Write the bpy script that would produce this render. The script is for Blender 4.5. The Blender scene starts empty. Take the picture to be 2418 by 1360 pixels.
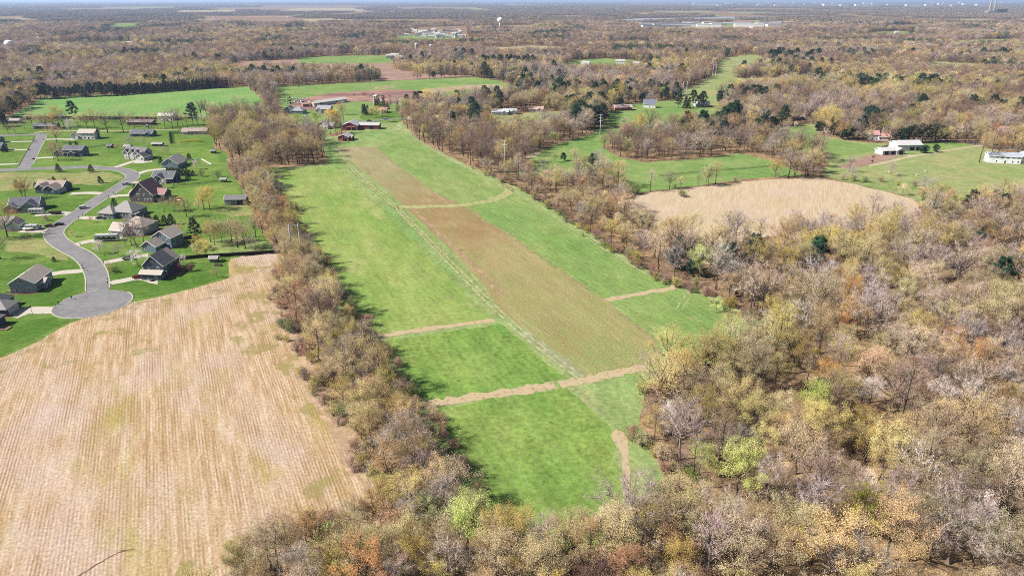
import bpy, math, random
import numpy as np
from mathutils import Vector, Matrix

# ------------------------------------------------------------------ camera, sky, sun, exposure
sc = bpy.context.scene
CAM_H = 110.0                                   # metres above the fields
PITCH = math.radians(22.88)
LENS = 24.0
cam_data = bpy.data.cameras.new('camera')
cam_data.lens = LENS; cam_data.sensor_width = 36.0; cam_data.sensor_fit = 'HORIZONTAL'
cam_data.clip_start = 1.0; cam_data.clip_end = 90000.0
cam = bpy.data.objects.new('camera', cam_data)
cam.location = (0, 0, CAM_H); cam.rotation_euler = (math.pi / 2 - PITCH, 0, 0)
sc.collection.objects.link(cam); sc.camera = cam

SUN_ELEV = math.radians(42.0)
SUN_AZ = math.radians(189.0)                    # where the sun stands, from +X turning to +Y: to the left, a touch behind the camera
world = bpy.data.worlds.new('World'); sc.world = world; world.use_nodes = True
wn = world.node_tree
for n in list(wn.nodes): wn.nodes.remove(n)
sky = wn.nodes.new('ShaderNodeTexSky'); sky.sky_type = 'NISHITA'; sky.sun_disc = False
sky.sun_elevation = SUN_ELEV; sky.sun_rotation = math.pi / 2 - SUN_AZ
sky.air_density = 1.0; sky.dust_density = 1.2; sky.ozone_density = 1.0
bgn = wn.nodes.new('ShaderNodeBackground'); bgn.inputs['Strength'].default_value = 0.050
wout = wn.nodes.new('ShaderNodeOutputWorld')
wn.links.new(sky.outputs[0], bgn.inputs[0]); wn.links.new(bgn.outputs[0], wout.inputs[0])
sd = bpy.data.lights.new('sun', 'SUN'); sd.energy = 5.0; sd.angle = math.radians(0.6); sd.color = (1.0, 0.95, 0.87)
sun = bpy.data.objects.new('sun', sd); sc.collection.objects.link(sun)
sdir = Vector((math.cos(SUN_ELEV) * math.cos(SUN_AZ), math.cos(SUN_ELEV) * math.sin(SUN_AZ), math.sin(SUN_ELEV)))
sun.rotation_euler = sdir.to_track_quat('Z', 'Y').to_euler()
sun.location = sdir * 500
vs = sc.view_settings
vs.view_transform = 'Standard'; vs.look = 'None'; vs.gamma = 1.0; vs.use_curve_mapping = False
vs.exposure = 1.17
cy = sc.cycles
cy.max_bounces = 5; cy.diffuse_bounces = 2; cy.glossy_bounces = 1; cy.transmission_bounces = 2
cy.transparent_max_bounces = 12; cy.volume_bounces = 0; cy.use_denoising = False; cy.filter_width = 1.0
cy.caustics_reflective = False; cy.caustics_refractive = False

# ------------------------------------------------------------------ survey: picture point -> point on the ground (metres)
FPX = LENS / 36.0 * 2418.0
SP, CP = math.sin(PITCH), math.cos(PITCH)
def G(px, py, z=0.0):
    v = (py - 680.0) / FPX
    den = SP + v * CP
    den = max(den, 0.0035)
    t = (CAM_H - z) / den
    return Vector(((px - 1209.0) / FPX * t, (CP - v * SP) * t, z))
def proj(x, y, z=0.0):
    d = y * CP - (z - CAM_H) * SP
    return 1209 + FPX * x / d, 680 - FPX * (y * SP + (z - CAM_H) * CP) / d, d

def lin(c):
    c = c / 255.0
    return c / 12.92 if c <= 0.04045 else ((c + 0.055) / 1.055) ** 2.4
def A(r, g, b, k=2.35):                         # sunlit look -> base colour
    return (min(lin(r) / k, .85), min(lin(g) / k, .85), min(lin(b) / k, .85), 1.0)

COL = sc.collection
rng = np.random.default_rng(7)
random.seed(5)

# ------------------------------------------------------------------ object helpers
def put(name, data, parent=None, loc=None, rz=None):
    o = bpy.data.objects.new(name, data)
    COL.objects.link(o)
    if parent is not None: o.parent = parent
    if loc is not None: o.location = loc
    if rz is not None: o.rotation_euler = (0, 0, rz)
    return o
def tag(o, label=None, cat=None, group=None, kind=None):
    if label: o['label'] = label
    if cat: o['category'] = cat
    if group: o['group'] = group
    if kind: o['kind'] = kind
    return o
def thing(name, label, cat, loc, rz=0.0, group=None):
    return tag(put(name, None, None, loc, rz), label, cat, group)

class MB:
    """collects boxes and prisms into one mesh"""
    def __init__(s): s.v, s.f, s.m = [], [], []
    def poly(s, pts, faces, mi=0):
        b = len(s.v); s.v += [tuple(p) for p in pts]
        for f in faces: s.f.append(tuple(b + i for i in f)); s.m.append(mi)
    def box(s, cx, cy_, z0, w, d, h, mi=0, taper=1.0, tx=0.0):
        a, b = w / 2, d / 2; p = []
        for z, k, ox in ((z0, 1.0, 0.0), (z0 + h, taper, tx)):
            p += [(cx - a * k + ox, cy_ - b * k, z), (cx + a * k + ox, cy_ - b * k, z), (cx + a * k + ox, cy_ + b * k, z), (cx - a * k + ox, cy_ + b * k, z)]
        s.poly(p, [(3, 2, 1, 0), (4, 5, 6, 7), (0, 1, 5, 4), (1, 2, 6, 5), (2, 3, 7, 6), (3, 0, 4, 7)], mi)
    def tube(s, p0, p1, r0, r1, n=8, mi=0, cap=True):
        p0, p1 = Vector(p0), Vector(p1); d = (p1 - p0).normalized()
        u = d.orthogonal().normalized(); w = d.cross(u); pts = []
        for p, r in ((p0, r0), (p1, r1)):
            for k in range(n):
                a = 2 * math.pi * k / n
                pts.append(p + u * (r * math.cos(a)) + w * (r * math.sin(a)))
        fs = [(k, (k + 1) % n, n + (k + 1) % n, n + k) for k in range(n)]
        if cap: fs += [tuple(range(n))[::-1], tuple(range(n, 2 * n))]
        s.poly(pts, fs, mi)
    def lathe(s, prof, n=16, mi=0, cx=0, cy_=0):
        pts = []; fs = []
        for r, z in prof:
            for k in range(n):
                a = 2 * math.pi * k / n; pts.append((cx + r * math.cos(a), cy_ + r * math.sin(a), z))
        for i in range(len(prof) - 1):
            for k in range(n):
                fs.append((i * n + k, i * n + (k + 1) % n, (i + 1) * n + (k + 1) % n, (i + 1) * n + k))
        s.poly(pts, fs, mi)
    def prism(s, prof, axis, a, b, mi=0):
        """closed profile (2-D list) swept along axis from a to b"""
        n = len(prof); pts = []
        for t in (a, b):
            for q, z in prof: pts.append((t, q, z) if axis == 'x' else (q, t, z))
        fs = [(k, (k + 1) % n, n + (k + 1) % n, n + k) for k in range(n)] + [tuple(range(n))[::-1], tuple(range(n, 2 * n))]
        s.poly(pts, fs, mi)
    def mesh(s, name, mats):
        me = bpy.data.meshes.new(name); me.from_pydata(s.v, [], s.f)
        for m in (mats if isinstance(mats, (list, tuple)) else [mats]): me.materials.append(m)
        if any(s.m): me.polygons.foreach_set('material_index', s.m)
        me.update(); 
        import bmesh
        bm = bmesh.new(); bm.from_mesh(me); bmesh.ops.recalc_face_normals(bm, faces=bm.faces); bm.to_mesh(me); bm.free()
        return me
    def build(s, name, mats, parent=None, loc=None, rz=None): return put(name, s.mesh(name, mats), parent, loc, rz)

# ------------------------------------------------------------------ materials
def new_mat(name):
    m = bpy.data.materials.new(name); m.use_nodes = True
    nt = m.node_tree; bs = nt.nodes['Principled BSDF']
    bs.inputs['Specular IOR Level'].default_value = 0.15
    bs.inputs['Roughness'].default_value = 0.85
    return m, nt, bs
def ND(nt, typ, **kw):
    n = nt.nodes.new(typ)
    for k, v in kw.items():
        if k in n.inputs: n.inputs[k].default_value = v
        else: setattr(n, k, v)
    return n
def ramp(nt, src, stops, interp='LINEAR'):
    r = nt.nodes.new('ShaderNodeValToRGB'); r.color_ramp.interpolation = interp
    e = r.color_ramp.elements
    while len(e) < len(stops): e.new(0.5)
    for i, (p, c) in enumerate(stops):
        e[i].position = p; e[i].color = c if len(c) == 4 else (*c, 1)
    nt.links.new(src, r.inputs[0]); return r.outputs[0]
def mixc(nt, fac, a, b, mode='MIX'):
    n = nt.nodes.new('ShaderNodeMix'); n.data_type = 'RGBA'; n.blend_type = mode
    for s, v in ((n.inputs[0], fac), (n.inputs[6], a), (n.inputs[7], b)):
        if isinstance(v, (int, float, tuple)): s.default_value = v
        else: nt.links.new(v, s)
    return n.outputs[2]
def mth(nt, op, a, b=None, c=None):
    n = nt.nodes.new('ShaderNodeMath'); n.operation = op
    for s, v in zip(n.inputs, (a, b, c)):
        if v is None: continue
        if isinstance(v, (int, float)): s.default_value = v
        else: nt.links.new(v, s)
    return n.outputs[0]
def noise(nt, vec, scale, detail=4.0, rough=0.55, dist=0.0):
    n = ND(nt, 'ShaderNodeTexNoise', Scale=scale, Detail=detail, Roughness=rough, Distortion=dist)
    nt.links.new(vec, n.inputs['Vector']); return n.outputs[0]
def stretch(nt, pos, ang, sx, sy):
    m = ND(nt, 'ShaderNodeMapping', vector_type='TEXTURE')
    m.inputs['Rotation'].default_value = (0, 0, ang); m.inputs['Scale'].default_value = (sx, sy, 1)
    nt.links.new(pos, m.inputs[0]); return m.outputs[0]

def field_mat(name, main, patch, worn, big=0.022, lo=.40, hi=.62, worn_lo=.58, worn_hi=.74, rows=None, streak=None, grain=.42, bump=0.0):
    """main colour with large patches of a second one and worn tufts of a third; rows=(angle, period, depth)"""
    m, nt, bs = new_mat(name)
    pos = nt.nodes.new('ShaderNodeNewGeometry').outputs['Position']
    v1 = pos if streak is None else stretch(nt, pos, streak[0], streak[1], 1.0)
    c = mixc(nt, ramp(nt, noise(nt, v1, big, 7, .6), [(lo, (0, 0, 0)), (hi, (1, 1, 1))]), main, patch)
    off = ND(nt, 'ShaderNodeVectorMath', operation='ADD'); off.inputs[1].default_value = (311.7, 97.3, 5.1); nt.links.new(v1, off.inputs[0])
    c = mixc(nt, ramp(nt, noise(nt, off.outputs[0], big * 3.3, 8, .68), [(worn_lo, (0, 0, 0)), (worn_hi, (1, 1, 1))]), c, worn)
    fine = noise(nt, pos, .6, 7, .8)
    g = ramp(nt, fine, [(.36, (1 - grain,) * 3), (.64, (1 + grain,) * 3)])
    c = mixc(nt, 1.0, c, g, 'MULTIPLY')
    c = mixc(nt, 1.0, c, ramp(nt, noise(nt, off.outputs[0], .16, 5, .7), [(.36, (1 - grain * .55,) * 3), (.64, (1 + grain * .55,) * 3)]), 'MULTIPLY')
    if rows:
        mp = stretch(nt, pos, rows[0], 1.0, 1.0)
        sx = nt.nodes.new('ShaderNodeSeparateXYZ'); nt.links.new(mp, sx.inputs[0])
        wob = mth(nt, 'MULTIPLY', noise(nt, pos, .05, 3), 2.2)
        ph = mth(nt, 'MULTIPLY', mth(nt, 'ADD', sx.outputs[0], wob), 2 * math.pi / rows[1])
        s = mth(nt, 'MULTIPLY_ADD', mth(nt, 'SINE', ph), .5, .5)
        amt = ramp(nt, noise(nt, stretch(nt, pos, rows[0], 1.0, 6.0), .12, 5, .65), [(.3, (.15,) * 3), (.7, (1,) * 3)])
        c = mixc(nt, mth(nt, 'MULTIPLY', mth(nt, 'MULTIPLY', s, amt), rows[2]), c, rows[3])
    nt.links.new(c, bs.inputs['Base Color'])
    bs.inputs['Roughness'].default_value = 1.0; bs.inputs['Specular IOR Level'].default_value = 0.0
    if bump:
        b = ND(nt, 'ShaderNodeBump', Strength=1.0, Distance=bump); nt.links.new(fine, b.inputs['Height']); nt.links.new(b.outputs[0], bs.inputs['Normal'])
    return m
def stubble_mat(name, ang, cols, row_col, period=.8, olive=None, lilac=None, ol=.55, zones=None):
    """harvested rows: long broken streaks, flecks of chaff, weedy and bleached patches"""
    m, nt, bs = new_mat(name)
    pos = nt.nodes.new('ShaderNodeNewGeometry').outputs['Position']
    rp = stretch(nt, pos, ang, 1.0, 1.0); sx = nt.nodes.new('ShaderNodeSeparateXYZ'); nt.links.new(rp, sx.inputs[0])
    st = noise(nt, stretch(nt, pos, ang, 1.0, 14.0), .75, 4, .7)
    c = ramp(nt, st, [(.36, cols[2]), (.5, cols[0]), (.64, cols[1])])
    if lilac: c = mixc(nt, ramp(nt, noise(nt, stretch(nt, pos, ang, 1.0, 2.0), .035, 6, .6), [(.46, (0, 0, 0)), (.66, (.85,) * 3)]), c, lilac)
    if olive: c = mixc(nt, ramp(nt, noise(nt, stretch(nt, pos, ang, 1.0, 3.0), .055, 7, .65), [(ol, (0, 0, 0)), (ol + .15, (.8,) * 3)]), c, olive)
    if zones:
        p0, p1, stops = zones; d = (p1 - p0); L = d.length; d.normalize()
        sp = nt.nodes.new('ShaderNodeSeparateXYZ'); nt.links.new(pos, sp.inputs[0])
        t_ = mth(nt, 'ADD', mth(nt, 'MULTIPLY', mth(nt, 'SUBTRACT', sp.outputs[0], p0.x), d.x / L), mth(nt, 'MULTIPLY', mth(nt, 'SUBTRACT', sp.outputs[1], p0.y), d.y / L))
        t_ = mth(nt, 'ADD', t_, mth(nt, 'MULTIPLY_ADD', noise(nt, pos, .035, 7, .7), .5, -.25))
        amt2 = ramp(nt, noise(nt, stretch(nt, pos, ang, 1.0, 3.0), .25, 6, .7), [(.34, (.25,) * 3), (.62, (.95,) * 3)])
        c = mixc(nt, amt2, c, ramp(nt, t_, stops))
    ph = mth(nt, 'MULTIPLY', mth(nt, 'ADD', sx.outputs[0], mth(nt, 'MULTIPLY', noise(nt, pos, .03, 2), .6)), 2 * math.pi / period)
    s_ = mth(nt, 'POWER', mth(nt, 'MULTIPLY_ADD', mth(nt, 'SINE', ph), .5, .5), 1.6)
    amt = ramp(nt, noise(nt, stretch(nt, pos, ang, 1.0, 5.0), .16, 7, .7), [(.4, (.0,) * 3), (.64, (.78,) * 3)])
    c = mixc(nt, mth(nt, 'MULTIPLY', s_, amt), c, row_col)
    fl = ramp(nt, noise(nt, pos, 1.3, 5, .8), [(.36, (.68,) * 3), (.64, (1.3,) * 3)])
    c = mixc(nt, 1.0, c, fl, 'MULTIPLY')
    nt.links.new(c, bs.inputs['Base Color']); bs.inputs['Roughness'].default_value = 1.0; bs.inputs['Specular IOR Level'].default_value = 0.0
    return m
def plain(name, col, rough=.8, var=.12, scale=1.5, spec=.2, metal=0.0):
    m, nt, bs = new_mat(name)
    pos = nt.nodes.new('ShaderNodeNewGeometry').outputs['Position']
    g = ramp(nt, noise(nt, pos, scale, 5, .6), [(.3, (1 - var,) * 3), (.7, (1 + var,) * 3)])
    nt.links.new(mixc(nt, 1.0, col, g, 'MULTIPLY'), bs.inputs['Base Color'])
    bs.inputs['Roughness'].default_value = rough; bs.inputs['Specular IOR Level'].default_value = spec; bs.inputs['Metallic'].default_value = metal
    return m
def siding(name, col, period=.22):
    m, nt, bs = new_mat(name)
    pos = nt.nodes.new('ShaderNodeTexCoord').outputs['Object']
    sx = nt.nodes.new('ShaderNodeSeparateXYZ'); nt.links.new(pos, sx.inputs[0])
    fr = mth(nt, 'FRACT', mth(nt, 'DIVIDE', sx.outputs[2], period))
    g = ramp(nt, fr, [(.0, (.78,) * 3), (.14, (1,) * 3), (1, (1.04,) * 3)])
    c = mixc(nt, 1.0, col, g, 'MULTIPLY')
    g2 = ramp(nt, noise(nt, pos, .8, 5, .65), [(.3, (.9,) * 3), (.7, (1.08,) * 3)])
    nt.links.new(mixc(nt, 1.0, c, g2, 'MULTIPLY'), bs.inputs['Base Color'])
    bs.inputs['Roughness'].default_value = .6
    return m
def shingle(name, col):
    m, nt, bs = new_mat(name)
    pos = nt.nodes.new('ShaderNodeTexCoord').outputs['Object']
    sx = nt.nodes.new('ShaderNodeSeparateXYZ'); nt.links.new(pos, sx.inputs[0])
    fr = mth(nt, 'FRACT', mth(nt, 'DIVIDE', sx.outputs[2], .13))
    g = ramp(nt, fr, [(.0, (.7,) * 3), (.2, (1,) * 3), (1, (1.05,) * 3)])
    c = mixc(nt, 1.0, col, g, 'MULTIPLY')
    g2 = ramp(nt, noise(nt, pos, 2.2, 6, .75), [(.3, (.72,) * 3), (.7, (1.22,) * 3)])
    c = mixc(nt, 1.0, c, g2, 'MULTIPLY')
    nt.links.new(c, bs.inputs['Base Color']); bs.inputs['Roughness'].default_value = .95
    return m
def metal_roof(name, col, axis=0):
    m, nt, bs = new_mat(name)
    pos = nt.nodes.new('ShaderNodeTexCoord').outputs['Object']
    sx = nt.nodes.new('ShaderNodeSeparateXYZ'); nt.links.new(pos, sx.inputs[0])
    fr = mth(nt, 'FRACT', mth(nt, 'DIVIDE', sx.outputs[axis], .9))
    g = ramp(nt, fr, [(.0, (.72,) * 3), (.12, (1,) * 3), (1, (1,) * 3)])
    c = mixc(nt, 1.0, col, g, 'MULTIPLY')
    rust = ramp(nt, noise(nt, pos, .35, 6, .7), [(.52, (1, 1, 1)), (.75, (.72, .6, .52))])
    nt.links.new(mixc(nt, 1.0, c, rust, 'MULTIPLY'), bs.inputs['Base Color'])
    bs.inputs['Roughness'].default_value = .45; bs.inputs['Specular IOR Level'].default_value = .4
    return m
def track_mat(name, col, col2, gap_lo=.42, gap_hi=.58, scale=.35):
    """worn, broken straw or bare-earth line: clear between the tufts"""
    m, nt, bs = new_mat(name)
    pos = nt.nodes.new('ShaderNodeNewGeometry').outputs['Position']
    c = mixc(nt, noise(nt, pos, .8, 5, .7), col, col2)
    nt.links.new(c, bs.inputs['Base Color']); bs.inputs['Specular IOR Level'].default_value = 0; bs.inputs['Roughness'].default_value = 1
    al = ramp(nt, noise(nt, pos, scale, 7, .72), [(gap_lo, (0, 0, 0)), (gap_hi, (1, 1, 1))])
    nt.links.new(al, bs.inputs['Alpha'])
    return m
def leaf_mat(name, c1, c2, trans=.2, var=.34):
    m, nt, bs = new_mat(name); nt.nodes.remove(bs)
    out = nt.nodes['Material Output']
    oi = nt.nodes.new('ShaderNodeObjectInfo')
    tc = nt.nodes.new('ShaderNodeTexCoord').outputs['Object']
    ad = ND(nt, 'ShaderNodeVectorMath', operation='ADD'); nt.links.new(tc, ad.inputs[0])
    cx = ND(nt, 'ShaderNodeCombineXYZ'); nt.links.new(mth(nt, 'MULTIPLY', oi.outputs['Random'], 91.0), cx.inputs[0]); nt.links.new(cx.outputs[0], ad.inputs[1])
    c = mixc(nt, ramp(nt, noise(nt, ad.outputs[0], .45, 4, .7), [(.35, (0, 0, 0)), (.65, (1, 1, 1))]), c1, c2)
    v = ramp(nt, oi.outputs['Random'], [(0, (1 - var,) * 3), (1, (1 + var * .7,) * 3)])
    c = mixc(nt, 1.0, c, v, 'MULTIPLY')
    hs = ND(nt, 'ShaderNodeHueSaturation'); nt.links.new(c, hs.inputs['Color'])
    hs.inputs['Fac'].default_value = 1.0
    nt.links.new(mth(nt, 'MULTIPLY_ADD', mth(nt, 'FRACT', mth(nt, 'MULTIPLY', oi.outputs['Random'], 37.3)), .03, .485), hs.inputs['Hue'])
    nt.links.new(mth(nt, 'MULTIPLY_ADD', mth(nt, 'FRACT', mth(nt, 'MULTIPLY', oi.outputs['Random'], 113.7)), .44, .64), hs.inputs['Saturation'])
    c = hs.outputs[0]
    d = nt.nodes.new('ShaderNodeBsdfDiffuse'); t = nt.nodes.new('ShaderNodeBsdfTranslucent'); mx = nt.nodes.new('ShaderNodeMixShader')
    mx.inputs[0].default_value = trans
    nt.links.new(c, d.inputs[0]); nt.links.new(c, t.inputs[0]); nt.links.new(d.outputs[0], mx.inputs[1]); nt.links.new(t.outputs[0], mx.inputs[2])
    nt.links.new(mx.outputs[0], out.inputs[0])
    return m

# ------------------------------------------------------------------ ground sheets
def smooth_closed(P, n):
    out = []
    N = len(P)
    for i in range(N):
        p0, p1, p2, p3 = P[i - 1], P[i], P[(i + 1) % N], P[(i + 2) % N]
        for k in range(n):
            t = k / n
            out.append(0.5 * ((2 * p1) + (p2 - p0) * t + (2 * p0 - 5 * p1 + 4 * p2 - p3) * t * t + (3 * p1 - p0 - 3 * p2 + p3) * t ** 3))
    return out
def densify(P, step, closed=True):
    out = []
    N = len(P)
    for i in range(N if closed else N - 1):
        a, b = P[i], P[(i + 1) % N]
        L = (b - a).length; st = step * max(1.0, min(a.length, 6000) / 250.0); n = max(1, min(int(L / st), 400))
        for k in range(n): out.append(a.lerp(b, k / n))
    if not closed: out.append(P[-1])
    return out
def sheet(name, px, mat, layer, jitter=.5, step=2.0, smooth=0, kind='structure', world=False):
    P = [Vector(p) for p in px] if world else [G(*p) for p in px]
    if smooth: P = smooth_closed(P, smooth)
    if step: P = densify(P, step)
    z = .02 + .012 * layer
    j = rng.normal(0, 1, (len(P) + 2, 2)); j = (j[:-2] + j[1:-1] + j[2:]) / 1.7
    V = []
    for p, q in zip(P, j):
        k = jitter * max(1.0, p.length / 500.0)
        V.append((p.x + q[0] * k, p.y + q[1] * k, z))
    me = bpy.data.meshes.new(name); me.from_pydata(V, [], [tuple(range(len(V)))]); me.materials.append(mat); me.update()
    if me.polygons[0].normal.z < 0: me.flip_normals()
    o = put(name, me); tag(o, kind=kind); return o
def cat(P, n=8):
    """smooth open line through P"""
    Q = [2 * P[0] - P[1]] + P + [2 * P[-1] - P[-2]]; out = []
    for i in range(1, len(Q) - 2):
        p0, p1, p2, p3 = Q[i - 1:i + 3]
        for k in range(n):
            t = k / n
            out.append(0.5 * ((2 * p1) + (p2 - p0) * t + (2 * p0 - 5 * p1 + 4 * p2 - p3) * t * t + (3 * p1 - p0 - 3 * p2 + p3) * t ** 3))
    out.append(P[-1]); return out
def offsets(P, off):
    out = []
    for i, p in enumerate(P):
        d = (P[min(i + 1, len(P) - 1)] - P[max(i - 1, 0)]); d.z = 0; d.normalize()
        o = off[i] if hasattr(off, '__len__') else off
        out.append(Vector((p.x - d.y * o, p.y + d.x * o, 0)))
    return out
def strip(name, px, width, mat, layer, jitter=.25, n=8, offset=0.0, parent=None, height=0.0, z=None):
    P = cat([G(*p) for p in px], n)
    if jitter: P = densify(P, 2.0, False)
    if offset: P = offsets(P, offset)
    w = np.full(len(P), width / 2.0)
    a = offsets(P, w + rng.normal(0, jitter, len(P)) if jitter else w); b = offsets(P, -(w + rng.normal(0, jitter, len(P))) if jitter else -w)
    z0 = .02 + .012 * layer if z is None else z
    V, F = [], []
    for l, r in zip(a, b): V += [(l.x, l.y, z0 + height), (r.x, r.y, z0 + height)]
    for i in range(len(P) - 1): F.append((2 * i, 2 * i + 1, 2 * i + 3, 2 * i + 2))
    if height:
        o = len(V)
        for l, r in zip(a, b): V += [(l.x, l.y, 0), (r.x, r.y, 0)]
        for i in range(len(P) - 1):
            F.append((2 * i, 2 * i + 2, o + 2 * i + 2, o + 2 * i)); F.append((2 * i + 1, o + 2 * i + 1, o + 2 * i + 3, 2 * i + 3))
    me = bpy.data.meshes.new(name); me.from_pydata(V, [], F); me.materials.append(mat); me.update()
    if me.polygons[0].normal.z < 0: me.flip_normals()
    o = put(name, me, parent)
    if parent is None: tag(o, kind='structure')
    return o
# ------------------------------------------------------------------ ground and fields
def vp(px): return math.atan2(1.0 / CP, (px - 1209.0) / FPX)      # heading of lines that run towards that point of the horizon
R_STUB = vp(350) - math.pi / 2
R_STRIP = vp(440)
M_floor = field_mat('leaf_litter', A(184, 154, 120), A(146, 120, 94), A(170, 164, 112), big=.03, grain=.5)
M_lawn = field_mat('lawn_grass', A(106, 142, 62), A(132, 156, 80), A(168, 170, 106), big=.03, lo=.4, hi=.65, worn_lo=.62, worn_hi=.8, grain=.3, bump=.05, rows=(.5, 2.4, .22, A(150, 170, 92)))
M_dry = field_mat('dry_lawn', A(176, 170, 118), A(150, 164, 98), A(198, 182, 138), big=.05, grain=.25)
M_meadow = field_mat('meadow_grass', A(146, 176, 104), A(170, 184, 122), A(194, 188, 138), big=.03, grain=.3, streak=(R_STRIP, 2.5), bump=.05)
M_green = field_mat('green_crop', A(140, 174, 86), A(170, 184, 106), A(200, 196, 140), big=.028, lo=.38, hi=.62, worn_lo=.56, worn_hi=.76, grain=.28, streak=(R_STRIP, 2.2), bump=.06, rows=(R_STRIP - math.pi / 2, 2.8, .22, A(196, 200, 142)))
M_green2 = field_mat('deep_green_crop', A(124, 164, 76), A(156, 178, 94), A(190, 190, 124), big=.03, lo=.42, hi=.68, worn_lo=.6, worn_hi=.82, grain=.36, streak=(R_STRIP, 1.6), bump=.08, rows=(R_STRIP - math.pi / 2, 2.8, .22, A(196, 200, 142)))
M_green3 = field_mat('pale_green_crop', A(132, 168, 90), A(158, 178, 106), A(192, 190, 138), big=.03, lo=.36, hi=.6, grain=.28, streak=(R_STRIP, 2.2), bump=.06, rows=(R_STRIP - math.pi / 2, 2.8, .22, A(196, 200, 142)))
M_brown = stubble_mat('fallow_weeds', R_STRIP - math.pi / 2, [A(194, 180, 130), A(216, 202, 158), A(174, 154, 108)], A(158, 138, 96), 1.3, A(150, 164, 98), A(172, 146, 102), .46,
                      (G(840, 350), G(1470, 860), [(0, A(190, 180, 146)), (.3, A(178, 174, 130)), (.46, A(182, 150, 110)), (.58, A(176, 142, 102)), (.7, A(192, 176, 126)), (.85, A(178, 176, 118)), (1, A(160, 174, 108))]))
M_stub = stubble_mat('corn_stubble', R_STUB, [A(220, 190, 154), A(240, 216, 186), A(200, 167, 126)], A(160, 122, 88), .8, A(192, 178, 100), A(230, 208, 194), .52)
M_stub2 = stubble_mat('mown_stubble', vp(1900) - math.pi / 2, [A(226, 204, 172), A(236, 218, 190), A(214, 188, 152)], A(206, 178, 142), 1.4, A(206, 190, 136), A(230, 206, 184))
M_weedy = field_mat('stubble_weeds', A(196, 178, 110), A(182, 176, 92), A(216, 188, 150), big=.12, grain=.4)
M_straw = track_mat('straw_strip', A(230, 210, 176), A(204, 178, 138), .32, .46, .55)
M_rough = field_mat('rough_grass', A(168, 174, 116), A(146, 168, 98), A(186, 164, 116), big=.06, grain=.36)
M_past = field_mat('pasture_grass', A(132, 166, 92), A(158, 178, 108), A(188, 188, 130), big=.025, grain=.24)
M_past2 = field_mat('grazed_pasture', A(160, 178, 112), A(182, 180, 128), A(190, 160, 122), big=.03, grain=.26)
M_far = field_mat('far_crop', A(128, 178, 94), A(150, 184, 108), A(180, 190, 128), big=.02, grain=.18, rows=(vp(460) - math.pi / 2, 6.0, .3, A(172, 190, 124)))
M_mud = field_mat('barnyard_mud', A(200, 162, 148), A(158, 122, 114), A(234, 202, 164), big=.03, lo=.4, hi=.6, worn_lo=.58, worn_hi=.7, grain=.3, streak=(0.0, 3.0))
M_plough = field_mat('ploughed_soil', A(190, 158, 144), A(176, 142, 124), A(206, 182, 158), big=.02, grain=.2)
M_tan = field_mat('tan_field', A(206, 188, 156), A(190, 170, 134), A(170, 164, 116), big=.01, grain=.2)
M_track = track_mat('worn_wheel_track', A(222, 218, 178), A(202, 204, 148), .37, .54)
M_tuft = track_mat('dark_tufts', A(84, 136, 62), A(106, 150, 74), .5, .62, .5)
M_fleck = track_mat('weed_flecks', A(188, 184, 96), A(206, 186, 128), .5, .7, .09)
M_asph = field_mat('asphalt', A(164, 162, 164), A(150, 148, 152), A(180, 178, 176), big=.12, worn_lo=.55, worn_hi=.68, grain=.10)
M_conc = plain('concrete', A(226, 216, 202), .9, .07, .6, .1)
M_kerb = plain('kerb_concrete', A(218, 210, 186), .9, .1, .8, .1)
M_dirt = field_mat('dirt_road', A(222, 206, 176), A(204, 184, 150), A(188, 170, 128), big=.2, grain=.2)
M_lake = plain('lake_water', (.2, .21, .24, 1), .4, .05, .01, .5)

gnd = MB(); S = 45000
gnd.poly([(-S, -400, 0), (S, -400, 0), (S, S, 0), (-S, S, 0)], [(0, 1, 2, 3)])
tag(gnd.build('ground', M_floor), kind='structure')

OPEN = []        # outlines (picture survey) where no wood grows
def field(name, px, mat, layer, clear=True, **kw):
    if clear: OPEN.append([tuple(G(*p))[:2] for p in px])
    return sheet(name, px, mat, layer, **kw)
def clearing(px): OPEN.append([tuple(G(*p))[:2] for p in px])

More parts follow.
